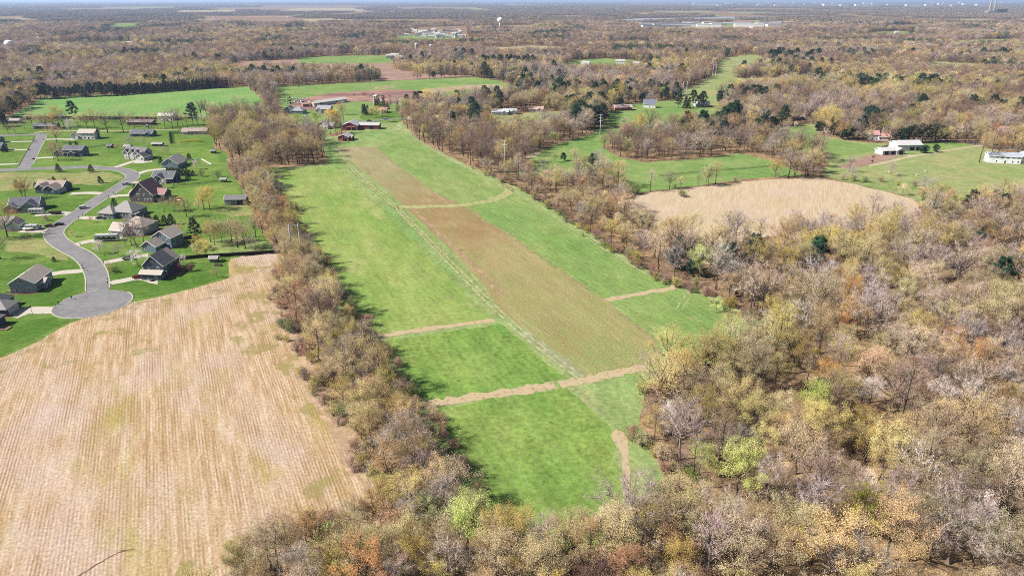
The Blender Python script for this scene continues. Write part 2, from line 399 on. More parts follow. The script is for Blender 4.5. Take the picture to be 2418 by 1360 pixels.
# suburb lawns
LAWN = [(-900, 420), (-500, 306), (0, 288), (20, 276), (330, 276), (505, 284), (505, 345), (536, 362), (540, 404), (564, 432), (578, 465), (596, 494), (608, 535), (646, 592), (545, 612), (540, 657), (420, 690), (310, 716), (170, 764), (0, 850), (-900, 1220)]
field('lawn', LAWN, M_lawn, 0, jitter=.4, smooth=3)
M_lawn2 = field_mat('deep_lawn', A(92, 130, 54), A(112, 146, 66), A(142, 156, 88), big=.05, grain=.3, bump=.05, rows=(1.2, 1.9, .25, A(122, 156, 72)))
M_lawn3 = field_mat('striped_lawn', A(122, 158, 70), A(150, 168, 90), A(176, 176, 112), big=.06, grain=.28, rows=(-.4, 2.6, .4, A(98, 142, 58)))
for lot, mm in (([(-60, 628), (120, 622), (196, 640), (205, 690), (140, 722), (100, 722), (0, 716), (-60, 712)], M_lawn2), ([(-60, 756), (60, 752), (140, 750), (165, 756), (80, 800), (0, 840), (-60, 866)], M_lawn2), ([(256, 632), (320, 622), (420, 620), (540, 614), (536, 654), (420, 687), (312, 708), (258, 690)], M_lawn2),
                ([(172, 528), (200, 519), (250, 521), (282, 540), (286, 556), (230, 566), (182, 576), (158, 566), (156, 548)], M_lawn3), ([(70, 382), (118, 376), (210, 372), (290, 372), (268, 392), (130, 394), (70, 396)], M_lawn3), ([(150, 440), (280, 426), (284, 436), (240, 454), (170, 454)], M_lawn2), ([(196, 470), (240, 468), (180, 498), (120, 498), (104, 478)], M_lawn2), ([(410, 446), (520, 436), (566, 452), (574, 478), (500, 484), (430, 490), (404, 470)], M_lawn3), ([(400, 350), (486, 350), (518, 366), (520, 400), (500, 404), (470, 376), (420, 372)], M_lawn3)):
    sheet('lawn_plot', lot, mm, .5, jitter=.6, smooth=0)
sheet('dry_lawn', [(-60, 412), (40, 409), (150, 411), (230, 404), (285, 412), (282, 424), (235, 438), (165, 436), (90, 446), (0, 452), (-60, 452)], M_dry, 1, jitter=1.2, smooth=4)
sheet('dry_lawn', [(10, 572), (70, 565), (120, 572), (160, 592), (172, 612), (120, 606), (60, 600), (10, 596)], M_dry, 1, jitter=1.2, smooth=4)
sheet('dry_lawn', [(470, 575), (520, 562), (600, 560), (640, 590), (600, 602), (500, 606)], M_rough, 1, jitter=1.2, smooth=4)
sheet('dry_lawn', [(500, 500), (560, 486), (596, 488), (600, 506), (560, 510), (530, 506)], M_dry, 1, jitter=.8, smooth=4)
field('upper_field', [(22, 282), (96, 231), (350, 219), (580, 205), (606, 224), (642, 266), (560, 276), (330, 284), (150, 282)], M_far, 0, jitter=.8)
# corn stubble beside the lawns
STUB = [(-900, 1226), (0, 848), (170, 762), (310, 715), (420, 689), (540, 655), (546, 611), (662, 600), (676, 640), (668, 690), (690, 780), (744, 830), (758, 900), (830, 1010), (872, 1110), (915, 1190), (880, 1250), (760, 1290), (590, 1316), (540, 1370), (480, 1440), (300, 1900), (-900, 1900)]
field('stubble_field', STUB, M_stub, 1, jitter=.5, smooth=3)
sheet('stubble_weeds', [(-40, 862), (100, 800), (300, 722), (420, 696), (530, 662), (560, 620), (650, 606), (655, 640), (610, 655), (560, 690), (430, 716), (320, 742), (180, 800), (60, 850), (-40, 900)], M_fleck, 2, jitter=.8, smooth=4)
sheet('stubble_weeds', [(110, 812), (330, 770), (360, 860), (250, 900), (120, 890)], track_mat('weeds_thin', A(186, 184, 84), A(200, 190, 110), .52, .68, .06), 2, jitter=.8, smooth=4)
sheet('stubble_weeds', [(560, 700), (640, 640), (660, 700), (650, 830), (560, 820)], M_fleck, 2, jitter=.8, smooth=4)
sheet('stubble_weeds', [(640, 830), (700, 820), (740, 940), (790, 1040), (860, 1150), (860, 1180), (700, 1190), (760, 1100), (700, 960)], M_fleck, 2, jitter=.8, smooth=4)
sheet('stubble_weeds', [(430, 1330), (500, 1270), (600, 1240), (760, 1215), (880, 1180), (770, 1240), (570, 1275), (500, 1360), (430, 1420)], M_fleck, 2, jitter=.8, smooth=4)
strip('headland_rows', [(668, 690), (700, 810), (742, 850), (738, 880), (745, 930), (800, 1010), (850, 1120)], 5.0, track_mat('pale_headland', A(238, 206, 178), A(220, 184, 150), .36, .6, .3), 3)
strip('ditch', [(185, 1360), (230, 1332), (280, 1304), (318, 1296)], .34, plain('ditch_soil', A(138, 100, 72)), 3, jitter=.08)
# the long green strip
STRIPM = [(622, 402), (700, 393), (772, 384), (760, 345), (756, 318), (800, 322), (850, 296), (900, 290), (948, 290), (985, 330), (1100, 388), (1200, 432), (1300, 486), (1390, 546), (1470, 596), (1560, 655), (1640, 682), (1730, 720), (1790, 765), (1785, 800), (1700, 850), (1600, 876), (1520, 940), (1530, 1040), (1565, 1120), (1570, 1220), (1500, 1285), (1330, 1318), (1190, 1290), (1080, 1180), (1010, 1065), (945, 962), (884, 870), (818, 760), (758, 655), (702, 560), (652, 462)]
field('meadow', STRIPM, M_meadow, 1, jitter=.5, smooth=3)
sheet('green_field', [(636, 404), (772, 392), (800, 402), (850, 444), (905, 500), (985, 580), (1060, 655), (1120, 708), (1168, 752), (1040, 775), (892, 795), (835, 720), (760, 610), (705, 520), (660, 450)], M_green, 2, jitter=.7)
sheet('green_field', [(905, 806), (1040, 786), (1176, 764), (1230, 808), (1290, 858), (1342, 896), (1170, 926), (1010, 950), (965, 890)], M_green2, 2, jitter=.6)
sheet('green_field', [(1032, 962), (1180, 940), (1330, 914), (1385, 958), (1440, 1020), (1466, 1090), (1476, 1180), (1450, 1290), (1330, 1315), (1205, 1270), (1130, 1165), (1070, 1060)], M_green2, 2, jitter=.6)
sheet('green_field', [(892, 352), (940, 318), (985, 340), (1060, 380), (1140, 408), (1190, 436), (1206, 452), (1180, 468), (1110, 480), (1085, 478), (1020, 445), (940, 394)], M_green3, 2, jitter=.7)
sheet('green_field', [(1100, 487), (1190, 472), (1230, 462), (1300, 500), (1370, 545), (1440, 590), (1530, 640), (1592, 672), (1500, 690), (1422, 706), (1340, 650), (1230, 572), (1150, 520)], M_green3, 2, jitter=.7)
sheet('green_field', [(1436, 716), (1520, 700), (1604, 682), (1660, 700), (1735, 738), (1760, 770), (1720, 830), (1560, 815), (1500, 765)], M_green3, 2, jitter=.7)
sheet('fallow_strip', [(792, 352), (840, 346), (886, 348), (940, 392), (1010, 445), (1088, 484), (1150, 524), (1230, 576), (1330, 645), (1430, 712), (1500, 768), (1552, 808), (1560, 850), (1520, 872), (1388, 890), (1330, 842), (1240, 780), (1185, 738), (1140, 672), (1075, 600), (1000, 530), (940, 475), (870, 415)], M_brown, 3, jitter=.4, step=2.2)
strip('straw_edge', [(886, 350), (940, 393), (1012, 446), (1090, 485), (1152, 525), (1232, 577), (1332, 646), (1432, 713), (1500, 768), (1552, 808)], 2.2, track_mat('straw_margin', A(214, 190, 148), A(190, 176, 120), .44, .6, .3), 5, jitter=.5)
strip('straw_strip', [(1000, 956), (1100, 942), (1240, 920), (1310, 910)], 4.3, M_straw, 4, jitter=.5)
strip('straw_strip', [(1322, 908), (1380, 898), (1440, 884), (1525, 866)], 4.1, M_straw, 4, jitter=.5)
strip('straw_strip', [(888, 796), (960, 784), (1060, 770), (1168, 757)], 3.1, M_straw, 4, jitter=.5)
strip('straw_strip', [(1424, 710), (1500, 696), (1598, 679)], 3.3, M_straw, 4, jitter=.5)
sheet('straw_strip', [(1440, 1020), (1456, 1012), (1486, 1034), (1488, 1080), (1490, 1130), (1488, 1165), (1476, 1172), (1472, 1120), (1460, 1060)], M_straw, 4, jitter=.4)
strip('headland', [(1190, 742), (1120, 662), (1030, 570), (930, 478), (850, 412), (800, 360)], 5.0, M_rough, 4, jitter=.5, offset=2)
strip('headland', [(1235, 785), (1300, 835), (1375, 888)], 4.6, track_mat('chalky_headland', A(214, 208, 172), A(176, 190, 140), .34, .6, .3), 5, jitter=.5)
strip('straw_edge', [(1150, 700), (1080, 622), (1000, 545), (935, 480)], 3.2, track_mat('straw_edge', A(222, 190, 158), A(200, 170, 130), .36, .6, .25), 5, jitter=.5, offset=-6)
for off in (-1.0, 1.0):
    strip('wheel_track', [(800, 356), (850, 416), (930, 486), (1000, 556), (1090, 648), (1170, 728), (1250, 800), (1372, 892)], .65, M_track, 6, jitter=.08, offset=off)
    strip('wheel_track', [(905, 288), (950, 300), (1010, 346), (1100, 396), (1190, 438), (1230, 462), (1340, 530), (1440, 594), (1560, 660), (1660, 694), (1745, 740)], .7, M_track, 6, jitter=.1, offset=off)
    strip('wheel_track', [(1612, 686), (1624, 700), (1612, 716), (1604, 732)], .4, M_track, 6, jitter=.05, offset=off)
strip('grass_lane', [(930, 490), (1010, 488), (1100, 484), (1170, 470), (1205, 448), (1180, 432)], 6.5, track_mat('pale_lane', A(206, 202, 146), A(190, 194, 130), .26, .52, .3), 6, jitter=.5)
for px in ((1000, 640), (1070, 690), (880, 718), (1218, 515), (870, 410), (870, 438), (886, 452), (880, 460), (1085, 590), (1010, 600), (1300, 1000), (1150, 990), (1260, 880), (1080, 900), (815, 408)):
    sheet('dark_tuft', [(px[0] + 7 * math.cos(a) * random.uniform(.6, 1.3), px[1] + 2 * math.sin(a) * random.uniform(.6, 1.3)) for a in np.linspace(0, 6.28, 8)[:-1]], M_tuft, 7, jitter=.2)
# farm field and barnyard beyond
field('farm_field', [(640, 206), (880, 193), (1110, 182), (1185, 192), (1245, 224), (1140, 240), (1010, 256), (960, 262), (938, 272), (950, 292), (850, 298), (756, 322), (742, 300), (700, 296), (668, 262), (654, 232)], M_past, 0, jitter=.6)
sheet('bare_ground', [(690, 248), (745, 226), (830, 216), (900, 212), (1000, 216), (1010, 238), (930, 244), (850, 240), (800, 246), (760, 252), (730, 262)], M_mud, 1, jitter=1.2, smooth=4)
sheet('bare_ground', [(990, 214), (1080, 204), (1150, 200), (1190, 204), (1240, 222), (1180, 220), (1100, 212), (1010, 222)], M_tan, 1, jitter=1.0, smooth=4)
sheet('bare_ground', [(885, 209), (905, 205), (915, 200), (925, 203), (930, 208), (900, 212)], track_mat('sand_patch', A(226, 202, 160), A(210, 190, 150), .4, .6, .05), 1, jitter=.8, smooth=3)
sheet('farm_lawn', [(860, 264), (930, 262), (962, 276), (940, 290), (870, 290), (850, 278)], M_lawn, 1, jitter=.4)
strip('farm_road', [(690, 296), (760, 292), (830, 288), (900, 284), (960, 280), (1020, 276), (1120, 272)], 5.5, M_asph, 2, jitter=.1)
strip('farm_track', [(955, 286), (940, 296), (946, 303), (915, 310)], 2.6, M_track, 2, jitter=.2)
field('grass_paddock', [(1000, 322), (1030, 296), (1120, 290), (1160, 272), (1240, 268), (1335, 262), (1345, 286), (1280, 306), (1180, 312), (1090, 312)], M_past2, 0, jitter=.6)
# pastures past the hedge
field('pasture', [(1225, 410), (1262, 362), (1325, 338), (1400, 316), (1428, 292), (1436, 266), (1500, 246), (1540, 240), (1600, 238), (1700, 248), (1702, 296), (1600, 310), (1500, 322), (1440, 334), (1424, 350), (1470, 374), (1520, 384), (1640, 376), (1750, 362), (1815, 378), (1900, 414), (1750, 424), (1640, 440), (1530, 452), (1470, 470), (1480, 446), (1450, 424), (1380, 408), (1300, 424)], M_past, 0, jitter=.5)
sheet('bare_ground', [(1238, 368), (1262, 360), (1278, 360), (1268, 372), (1246, 374)], M_tan, 1, jitter=.4)
field('stubble_field', [(1468, 476), (1530, 455), (1640, 443), (1760, 428), (1930, 419), (2020, 436), (2165, 472), (2175, 505), (2100, 532), (1950, 546), (1830, 556), (1740, 572), (1640, 572), (1530, 540)], M_stub2, 1, jitter=.5)
field('grazed_pasture', [(1790, 336), (1830, 302), (1920, 292), (1935, 320), (2010, 334), (2090, 340), (2230, 338), (2330, 350), (2440, 372), (2700, 420), (2700, 505), (2418, 484), (2290, 494), (2235, 516), (2150, 466), (2020, 433), (1940, 416), (1955, 385), (1930, 362), (1860, 355)], M_past2, 0, jitter=.5)
sheet('pasture_green', [(1795, 334), (1830, 304), (1915, 296), (1930, 322), (2010, 338), (2090, 344), (2070, 356), (1980, 370), (1930, 362), (1860, 352)], M_past, 1, jitter=.6)
sheet('pasture_green', [(2140, 352), (2190, 340), (2235, 334), (2300, 342), (2240, 356), (2180, 366), (2150, 366)], M_past, 1, jitter=.5)
sheet('bare_ground', [(2030, 374), (2060, 366), (2110, 364), (2125, 368), (2090, 380), (2040, 394), (1985, 398), (2000, 384)], M_plough, 1, jitter=.6, smooth=3)
sheet('rough_ground', [(1960, 418), (2060, 424), (2200, 430), (2240, 446), (2226, 470), (2150, 464), (2060, 444)], M_rough, 1, jitter=.8, smooth=3)
strip('dirt_road', [(2052, 392), (2100, 382), (2150, 370), (2200, 362), (2260, 352), (2300, 346), (2330, 344)], 3.6, M_dirt, 2, jitter=.2)
strip('farm_drive', [(2132, 364), (2150, 368), (2165, 369)], 3.4, M_conc, 3, jitter=.1)
strip('country_road', [(2150, 330), (2230, 331), (2290, 336), (2340, 346), (2460, 360)], 5.0, M_asph, 2, jitter=.1)
clearing([(655, 250), (690, 252), (772, 296), (764, 334), (700, 326), (655, 306)])
# far clearings, narrow to the eye
FARN = [0]
def far(name, px, mat, smooth=0):
    FARN[0] += 1; field(name, px, mat, FARN[0] * .7, jitter=1.0, smooth=smooth)
far('ploughed_field', [(540, 172), (560, 146), (740, 140), (920, 140), (935, 165), (1010, 176), (1110, 180), (905, 192), (880, 178), (740, 166)], M_plough)
far('far_field', [(700, 152), (720, 136), (830, 132), (945, 131), (960, 146), (900, 150), (800, 150)], M_past)
far('far_field', [(920, 100), (940, 86), (1010, 82), (1085, 84), (1090, 98), (1000, 101)], M_past)
far('far_field', [(1120, 130), (1160, 114), (1250, 108), (1340, 112), (1345, 124), (1250, 130)], M_tan)
far('far_field', [(1320, 166), (1350, 144), (1420, 138), (1490, 142), (1545, 156), (1540, 168), (1440, 170)], M_past)
far('far_field', [(1690, 160), (1710, 136), (1780, 128), (1810, 140), (1780, 168), (1720, 184), (1690, 186)], M_past2)
far('power_line_clearing', [(1600, 246), (1612, 214), (1660, 190), (1690, 172), (1720, 168), (1740, 186), (1880, 184), (1960, 180), (1965, 196), (1860, 204), (1740, 220), (1700, 236), (1690, 250)], M_past2)
far('far_field', [(2030, 90), (2060, 76), (2140, 74), (2165, 84), (2140, 92)], M_past)
far('far_field', [(1425, 112), (1450, 99), (1535, 97), (1540, 110)], M_tan)
far('far_field', [(400, 34), (420, 26), (560, 24), (580, 32)], M_tan)
far('far_field', [(640, 30), (700, 20), (860, 20), (880, 30)], M_tan)
far('far_field', [(700, 56), (720, 46), (800, 44), (810, 54)], M_tan)
far('far_field', [(1100, 72), (1120, 62), (1240, 60), (1260, 72)], M_past2)
far('far_field', [(2180, 170), (2200, 146), (2310, 152), (2320, 174)], M_past2)
far('far_field', [(90, 116), (110, 102), (310, 98), (320, 112)], M_past)
far('far_field', [(2240, 110), (2260, 96), (2400, 92), (2418, 106)], M_past2)
for i in range(95):
    y = 9 + 66 * random.random() ** 1.5; x = random.uniform(-100, 2500); w = random.uniform(30, 130); h = .8 + y * .055
    far('far_field', [(x, y + h), (x + w * .1, y - h * .3), (x + w, y - h * .5), (x + w * 1.05, y + h * .8)], random.choice([M_tan, M_past2, M_past, M_plough]))
far('lake', [(1450, 55), (1480, 45), (1640, 42.5), (1760, 40), (1850, 38), (1960, 37), (1950, 41), (1850, 44), (1640, 49), (1500, 55)], M_lake)
clearing([(945, 100), (985, 66), (1100, 62), (1112, 98)])           # the small town
clearing([(1500, 76), (1520, 56), (1840, 54), (1850, 74)])         # the works by the lake

# ------------------------------------------------------------------ suburb street
ROADC = [(220, 716), (231, 684), (228, 650), (214, 622), (192, 602), (158, 584), (134, 566), (128, 550), (146, 530), (190, 500), (232, 472), (267, 451), (295, 433), (313, 419), (306, 408), (284, 401), (250, 398), (212, 395), (132, 397), (66, 400), (0, 403), (-140, 410)]
SIDE = [(56, 399), (75, 363), (100, 318)]
CROSS = [(-250, 334), (-60, 323), (40, 319), (104, 317)]
strip('road', ROADC, 8.2, M_asph, 4, jitter=0, n=12)
strip('road', SIDE, 8.2, M_asph, 3, jitter=0, n=12)
strip('road', CROSS, 8.0, M_asph, 2, jitter=0, n=12)
c0 = G(220, 717); RC = 13.6
disc = MB(); disc.poly([(c0.x + RC * math.cos(a), c0.y + RC * math.sin(a), .02 + .012 * 5) for a in np.linspace(0, 2 * math.pi, 65)[:-1]], [tuple(range(64))])
tag(disc.build('turning_circle', M_asph), kind='structure')
disc = MB()
for k in range(60):
    a0, a1 = math.radians(100 + k * 5.3), math.radians(100 + (k + 1) * 5.3)
    q = [(c0.x + r * math.cos(a), c0.y + r * math.sin(a)) for a in (a0, a1) for r in (RC + .02, RC + .5)]
    if abs(math.degrees((a0 + a1) / 2) % 360 - 88) < 20: continue
    if 168 < math.degrees((a0 + a1) / 2) % 360 < 192: continue
    z = .17
    disc.poly([(*q[0], z), (*q[1], z), (*q[3], z), (*q[2], z), (*q[0], 0), (*q[1], 0), (*q[3], 0), (*q[2], 0)], [(0, 1, 2, 3), (0, 3, 7, 4), (1, 5, 6, 2), (0, 4, 5, 1), (2, 6, 7, 3)])
tag(disc.build('kerb', M_kerb), kind='structure')
for seg, off in ((ROADC[1:19], 4.36), (ROADC[1:18], -4.36), (SIDE[0:3], 4.36), (SIDE[0:3], -4.36), (ROADC[19:], 4.3), (ROADC[18:], -4.3)):
    sg = [(x, y) for x, y in seg]
    if seg is SIDE or len(seg) == 3: sg = [(61, 391), (76, 362), (97, 323)]
    strip('kerb', sg, .5, M_kerb, 5, jitter=0, n=12, offset=off, height=.06)
DRIVES = [([(88, 334), (40, 335), (-10, 337)], 4), ([(70, 355), (40, 354), (18, 352)], 4), ([(44, 387), (0, 389), (-60, 390)], 4.5), ([(104, 330), (140, 329), (178, 330)], 5),
          ([(76, 376), (100, 373), (128, 372)], 5), ([(272, 396), (298, 387), (322, 380), (346, 379)], 5), ([(324, 411), (352, 403), (392, 399)], 5), ([(308, 433), (335, 429), (368, 428)], 4.5),
          ([(252, 458), (210, 456), (166, 458)], 5.5), ([(258, 466), (285, 462), (325, 462)], 5), ([(176, 506), (140, 504), (84, 508)], 6), ([(188, 514), (215, 515), (250, 516)], 6),
          ([(172, 580), (205, 571), (250, 565), (290, 560)], 5), ([(238, 623), (270, 616), (310, 608), (350, 603)], 5), ([(211, 637), (180, 641), (150, 643), (104, 650)], 5),
          ([(246, 670), (285, 664), (330, 656), (366, 662)], 5), ([(148, 731), (110, 733), (70, 733), (34, 740)], 6.5), ([(124, 548), (95, 546), (50, 545)], 6)]
for px, w in DRIVES: strip('driveway', px, w, M_conc, 3, jitter=0, n=8)
sheet('driveway_apron', [(318, 379), (352, 376), (362, 382), (336, 386), (316, 386)], M_conc, 4, jitter=.1)
sheet('driveway_apron', [(336, 652), (362, 652), (372, 664), (372, 672), (352, 668), (340, 660)], M_conc, 4, jitter=.1)
sheet('driveway_apron', [(36, 728), (62, 729), (74, 738), (40, 752), (28, 748)], M_conc, 4, jitter=.1)
strip('gravel_path', [(80, 314), (110, 311), (150, 310), (220, 310), (300, 309), (420, 306), (500, 306)], 3.5, M_dirt, 2, jitter=.2)
strip('country_road', [(500, 306), (600, 300), (690, 296)], 5, M_asph, 2, jitter=.1)
# ------------------------------------------------------------------ trees
M_bark = plain('bark', A(78, 68, 62, 1.5), .95, .3, 1.2, .05)
M_bark_pale = plain('pale_bark', A(140, 130, 122, 1.6), .95, .25, 1.2, .05)
def tris_mesh(name, V, F, mats, mi=None):
    me = bpy.data.meshes.new(name)
    me.from_pydata(V.tolist(), [], F.tolist())
    for m in mats: me.materials.append(m)
    if mi is not None: me.polygons.foreach_set('material_index', mi.astype(np.int32))
    me.update(); return me
def tube_tris(segs, sides):
    """segs: array of (p0, p1, r0, r1) rows -> verts, triangles"""
    S_ = np.array([[*a, *b, r, q] for a, b, r, q in segs])
    p0, p1, r0, r1 = S_[:, :3], S_[:, 3:6], S_[:, 6], S_[:, 7]
    d = p1 - p0; d /= np.linalg.norm(d, axis=1, keepdims=True) + 1e-9
    ref = np.where(np.abs(d[:, 2:3]) > .9, [[1., 0, 0]], [[0, 0, 1.]])
    u = np.cross(d, ref); u /= np.linalg.norm(u, axis=1, keepdims=True); w = np.cross(d, u)
    a = 2 * np.pi * np.arange(sides) / sides
    ring = u[:, None] * np.cos(a)[None, :, None] + w[:, None] * np.sin(a)[None, :, None]
    V = np.concatenate([p0[:, None] + ring * r0[:, None, None], p1[:, None] + ring * r1[:, None, None]], 1)
    n = len(S_); base = (np.arange(n) * 2 * sides)[:, None]
    k = np.arange(sides); k2 = (k + 1) % sides
    f = np.concatenate([np.stack([k, k2, sides + k2], 1), np.stack([k, sides + k2, sides + k], 1)])
    F = (base[:, :, None] + f[None]).reshape(-1, 3)
    return V.reshape(-1, 3), F
def norm(v): return v / (np.linalg.norm(v) + 1e-9)
def gen_tree(seed, H, R, base, form='broad', nlimb=11, nsub=6, ntw=6, lpt=6, leaf=.3, twl=1.0, tw=.07, leaf_spread=.4):
    r = np.random.default_rng(seed)
    trunk, twigs, tips = [], [], []
    r0 = H * (.024 if form == 'broad' else .016)
    ztop = H * {'broad': .58, 'upright': .88, 'pine': .95, 'spruce': .98, 'shrub': .1}[form]
    lean = r.normal(0, .03, 2) * H
    nt_ = 6; tp = []
    for i in range(nt_ + 1):
        u = i / nt_
        j = r.normal(0, .012 * H, 2) * (0 if i == 0 else 1)
        tp.append(np.array([lean[0] * u * u + j[0], lean[1] * u * u + j[1], ztop * u]))
    tr = [r0 * (1.25 if i == 0 else 1) * (1 - .72 * i / nt_) for i in range(nt_ + 1)]
    for i in range(nt_): trunk.append((tp[i], tp[i + 1], tr[i], tr[i + 1]))
    zc = base + (H - base) * .42; rz = (H - zc)
    def trunk_at(z):
        u = min(max(z / ztop, 0), .999) * nt_; i = int(u); return tp[i] + (tp[i + 1] - tp[i]) * (u - i)
    for k in range(nlimb):
        u = (k + .5) / nlimb
        az = k * 2.399 + r.uniform(-.4, .4)
        if form in ('pine', 'spruce'):
            z0 = base + (ztop - base) * u ** (.85)
            if form == 'spruce': rad = R * (1 - u) ** .85 + .25; dz = -.12 * rad + .15
            else: rad = R * (1.0 - .75 * u ** 2.2) * r.uniform(.65, 1.1) * (.75 + .25 * min(1, u * 4)); dz = rad * r.uniform(.05, .4)
            p0 = trunk_at(z0); tgt = p0 + np.array([math.cos(az) * rad, math.sin(az) * rad, dz])
        else:
            e = math.radians({'broad': 6, 'upright': 0, 'shrub': 20}[form]) + (math.pi / 2 - .25) * u ** 1.15
            z0 = base + (ztop - base) * (u if form != 'broad' else .15 + .85 * u ** .8)
            if form == 'shrub': z0 = .05
            d = np.array([math.cos(az) * math.cos(e) * R, math.sin(az) * math.cos(e) * R, math.sin(e) * rz])
            p0 = trunk_at(z0); tgt = np.array([tp[-1][0] * .6, tp[-1][1] * .6, zc]) + d * r.uniform(.74, 1.06)
            if form == 'upright': tgt = p0 + (tgt - p0) * .95; tgt[2] = max(tgt[2], p0[2] + .5 * np.linalg.norm((tgt - p0)[:2]))
        L = np.linalg.norm(tgt - p0)
        bend = np.array([0, 0, (.16 if form in ('broad', 'upright', 'shrub') else -.03) * L * (-1 if form == 'broad' and u > .7 else 1)]) * -.6 + r.normal(0, .09 * L, 3) * (.3 if form in ('spruce', 'pine') else 1)
        mid = (p0 + tgt) / 2 + bend
        pts = [(1 - t) ** 2 * p0 + 2 * t * (1 - t) * mid + t * t * tgt for t in np.linspace(0, 1, 5)]
        if form in ('broad', 'upright', 'shrub'):
            for i in (1, 2, 3): pts[i] = pts[i] + r.normal(0, .035 * L, 3)
        rl = max(.05, r0 * (.52 if form == 'broad' else .34) * (1 - .5 * u)) * (.6 if form in ('spruce', 'pine') else 1)
        rr = [rl * (1 - .8 * i / 4) for i in range(5)]
        for i in range(4): trunk.append((pts[i], pts[i + 1], rr[i], rr[i + 1]))
        ns = nsub if form != 'spruce' else max(2, int(nsub * (1 - .6 * u)))
        for j in range(ns):
            t = r.uniform(.28, 1.0) if j else 1.0
            q = (1 - t) ** 2 * p0 + 2 * t * (1 - t) * mid + t * t * tgt
            if form in ('spruce', 'pine'):
                tang = norm(tgt - p0); side = np.cross(tang, [0, 0, 1]); sd_ = norm(tang * .8 + side * r.uniform(-1, 1) + np.array([0, 0, r.uniform(-.1, .25)]))
                ls = L * r.uniform(.2, .38) * (1.15 - .5 * t)
            else:
                out = norm(q - np.array([0, 0, zc - .25 * rz])); sd_ = norm(norm(tgt - p0) * .5 + out * .6 + r.normal(0, .62, 3) + np.array([0, 0, .15]))
                ls = (R * .36 + .4) * r.uniform(.55, 1.15)
            m1 = q + sd_ * ls * .5 + r.normal(0, .05 * ls, 3); e1 = q + sd_ * ls + r.normal(0, .1 * ls, 3)
            rs = max(.035, rr[2] * .45)
            trunk.append((q, m1, rs, rs * .65)) if form == 'broad' else twigs.append((q, m1, rs * 1.4))
            twigs.append((m1, e1, rs * 1.3))
            for w in range(ntw):
                tt = r.uniform(.15, 1.0); s = q + (e1 - q) * tt
                dd = norm(sd_ * .7 + r.normal(0, .7, 3) + np.array([0, 0, .22 if form not in ('spruce', 'pine') else .05])); lt = twl * r.uniform(.5, 1.25)
                en = s + dd * lt; twigs.append((s, en, tw)); tips.append(en); tips.append(s + dd * lt * .5)
    V1, F1 = tube_tris(trunk, 5)
    tw_ = np.array([[*a, *b, q] for a, b, q in twigs]); n = len(tw_)
    a, b, wd = tw_[:, :3], tw_[:, 3:6], tw_[:, 6:7]
    sdv = r.normal(0, 1, (n, 3)); sdv = np.cross(sdv, b - a); sdv /= np.linalg.norm(sdv, axis=1, keepdims=True) + 1e-9
    V2 = np.concatenate([a - sdv * wd * .5, a + sdv * wd * .5, b], 1).reshape(-1, 3); F2 = np.arange(3 * n).reshape(-1, 3)
    tips = np.array(tips); T = np.repeat(tips, max(1, int(lpt)), 0) if lpt >= 1 else tips[r.random(len(tips)) < lpt]
    c = T + r.normal(0, leaf_spread, T.shape); m = len(c)
    e1 = r.normal(0, 1, (m, 3)); e1 /= np.linalg.norm(e1, axis=1, keepdims=True); e2 = np.cross(e1, r.normal(0, 1, (m, 3))); e2 /= np.linalg.norm(e2, axis=1, keepdims=True) + 1e-9
    fl_ = .45 if form in ('pine', 'spruce') else .6
    e1[:, 2] *= fl_; e2[:, 2] *= fl_
    sz = leaf * r.uniform(.6, 1.3, (m, 1))
    V3 = np.concatenate([c - e1 * sz * .5 - e2 * sz * .3, c + e1 * sz * .5 - e2 * sz * .3, c + e2 * sz * .6], 1).reshape(-1, 3); F3 = np.arange(3 * m).reshape(-1, 3)
    return (V1, F1), (V2, F2), (V3, F3)

LK = 0.87
def L_(r, g, b): return A(r, g, b, LK)
# kind: object name, look, leaf colours, twig colour, bark, density, leaf size
SPEC = {
    'olive':   ('budding_tree', 'olive-budded', L_(186, 170, 104), L_(160, 142, 84), L_(126, 110, 86), M_bark, 7, .30),
    'tan':     ('budding_tree', 'tan-budded', L_(204, 178, 130), L_(178, 150, 108), L_(138, 120, 100), M_bark, 6, .29),
    'brown':   ('budding_tree', 'rusty brown-budded', L_(168, 140, 96), L_(142, 116, 80), L_(130, 110, 88), M_bark, 6, .28),
    'yellow':  ('budding_tree', 'yellow-green', L_(198, 182, 106), L_(174, 156, 90), L_(146, 126, 92), M_bark, 8, .31),
    'lime':    ('budding_tree', 'bright lime-leaved', L_(176, 182, 78), L_(150, 160, 64), L_(122, 112, 80), M_bark, 10, .33),
    'gold':    ('budding_tree', 'golden yellow', L_(218, 192, 102), L_(192, 166, 88), L_(146, 122, 86), M_bark, 10, .34),
    'orange':  ('budding_tree', 'orange-budded', L_(190, 142, 84), L_(168, 124, 74), L_(140, 112, 86), M_bark, 7, .3),
    'red':     ('budding_tree', 'red-budded', L_(168, 126, 108), L_(148, 108, 94), L_(140, 110, 98), M_bark, 5, .26),
    'mauve':   ('bare_tree', 'leafless mauve-grey', L_(164, 146, 142), L_(142, 124, 122), L_(150, 132, 128), M_bark_pale, 3, .22),
    'grey':    ('bare_tree', 'leafless grey-brown', L_(166, 148, 130), L_(144, 126, 110), L_(160, 142, 124), M_bark, 3, .22),
    'umber':   ('budding_tree', 'mauve-brown twigged', L_(134, 110, 96), L_(112, 90, 80), L_(120, 100, 90), M_bark, 5, .27),
    'white':   ('bare_tree', 'leafless white-barked', L_(200, 192, 184), L_(180, 170, 160), L_(214, 206, 198), None, 1, .16),
    'blossom': ('blossom_tree', 'white-blossomed', L_(218, 206, 198), L_(200, 186, 178), L_(160, 144, 134), M_bark, 8, .3),
}
M_bark_white = plain('white_bark', A(176, 168, 158, 1.9), .9, .15, 1.2, .05)
SPEC['white'] = SPEC['white'][:5] + (M_bark_white,) + SPEC['white'][6:]
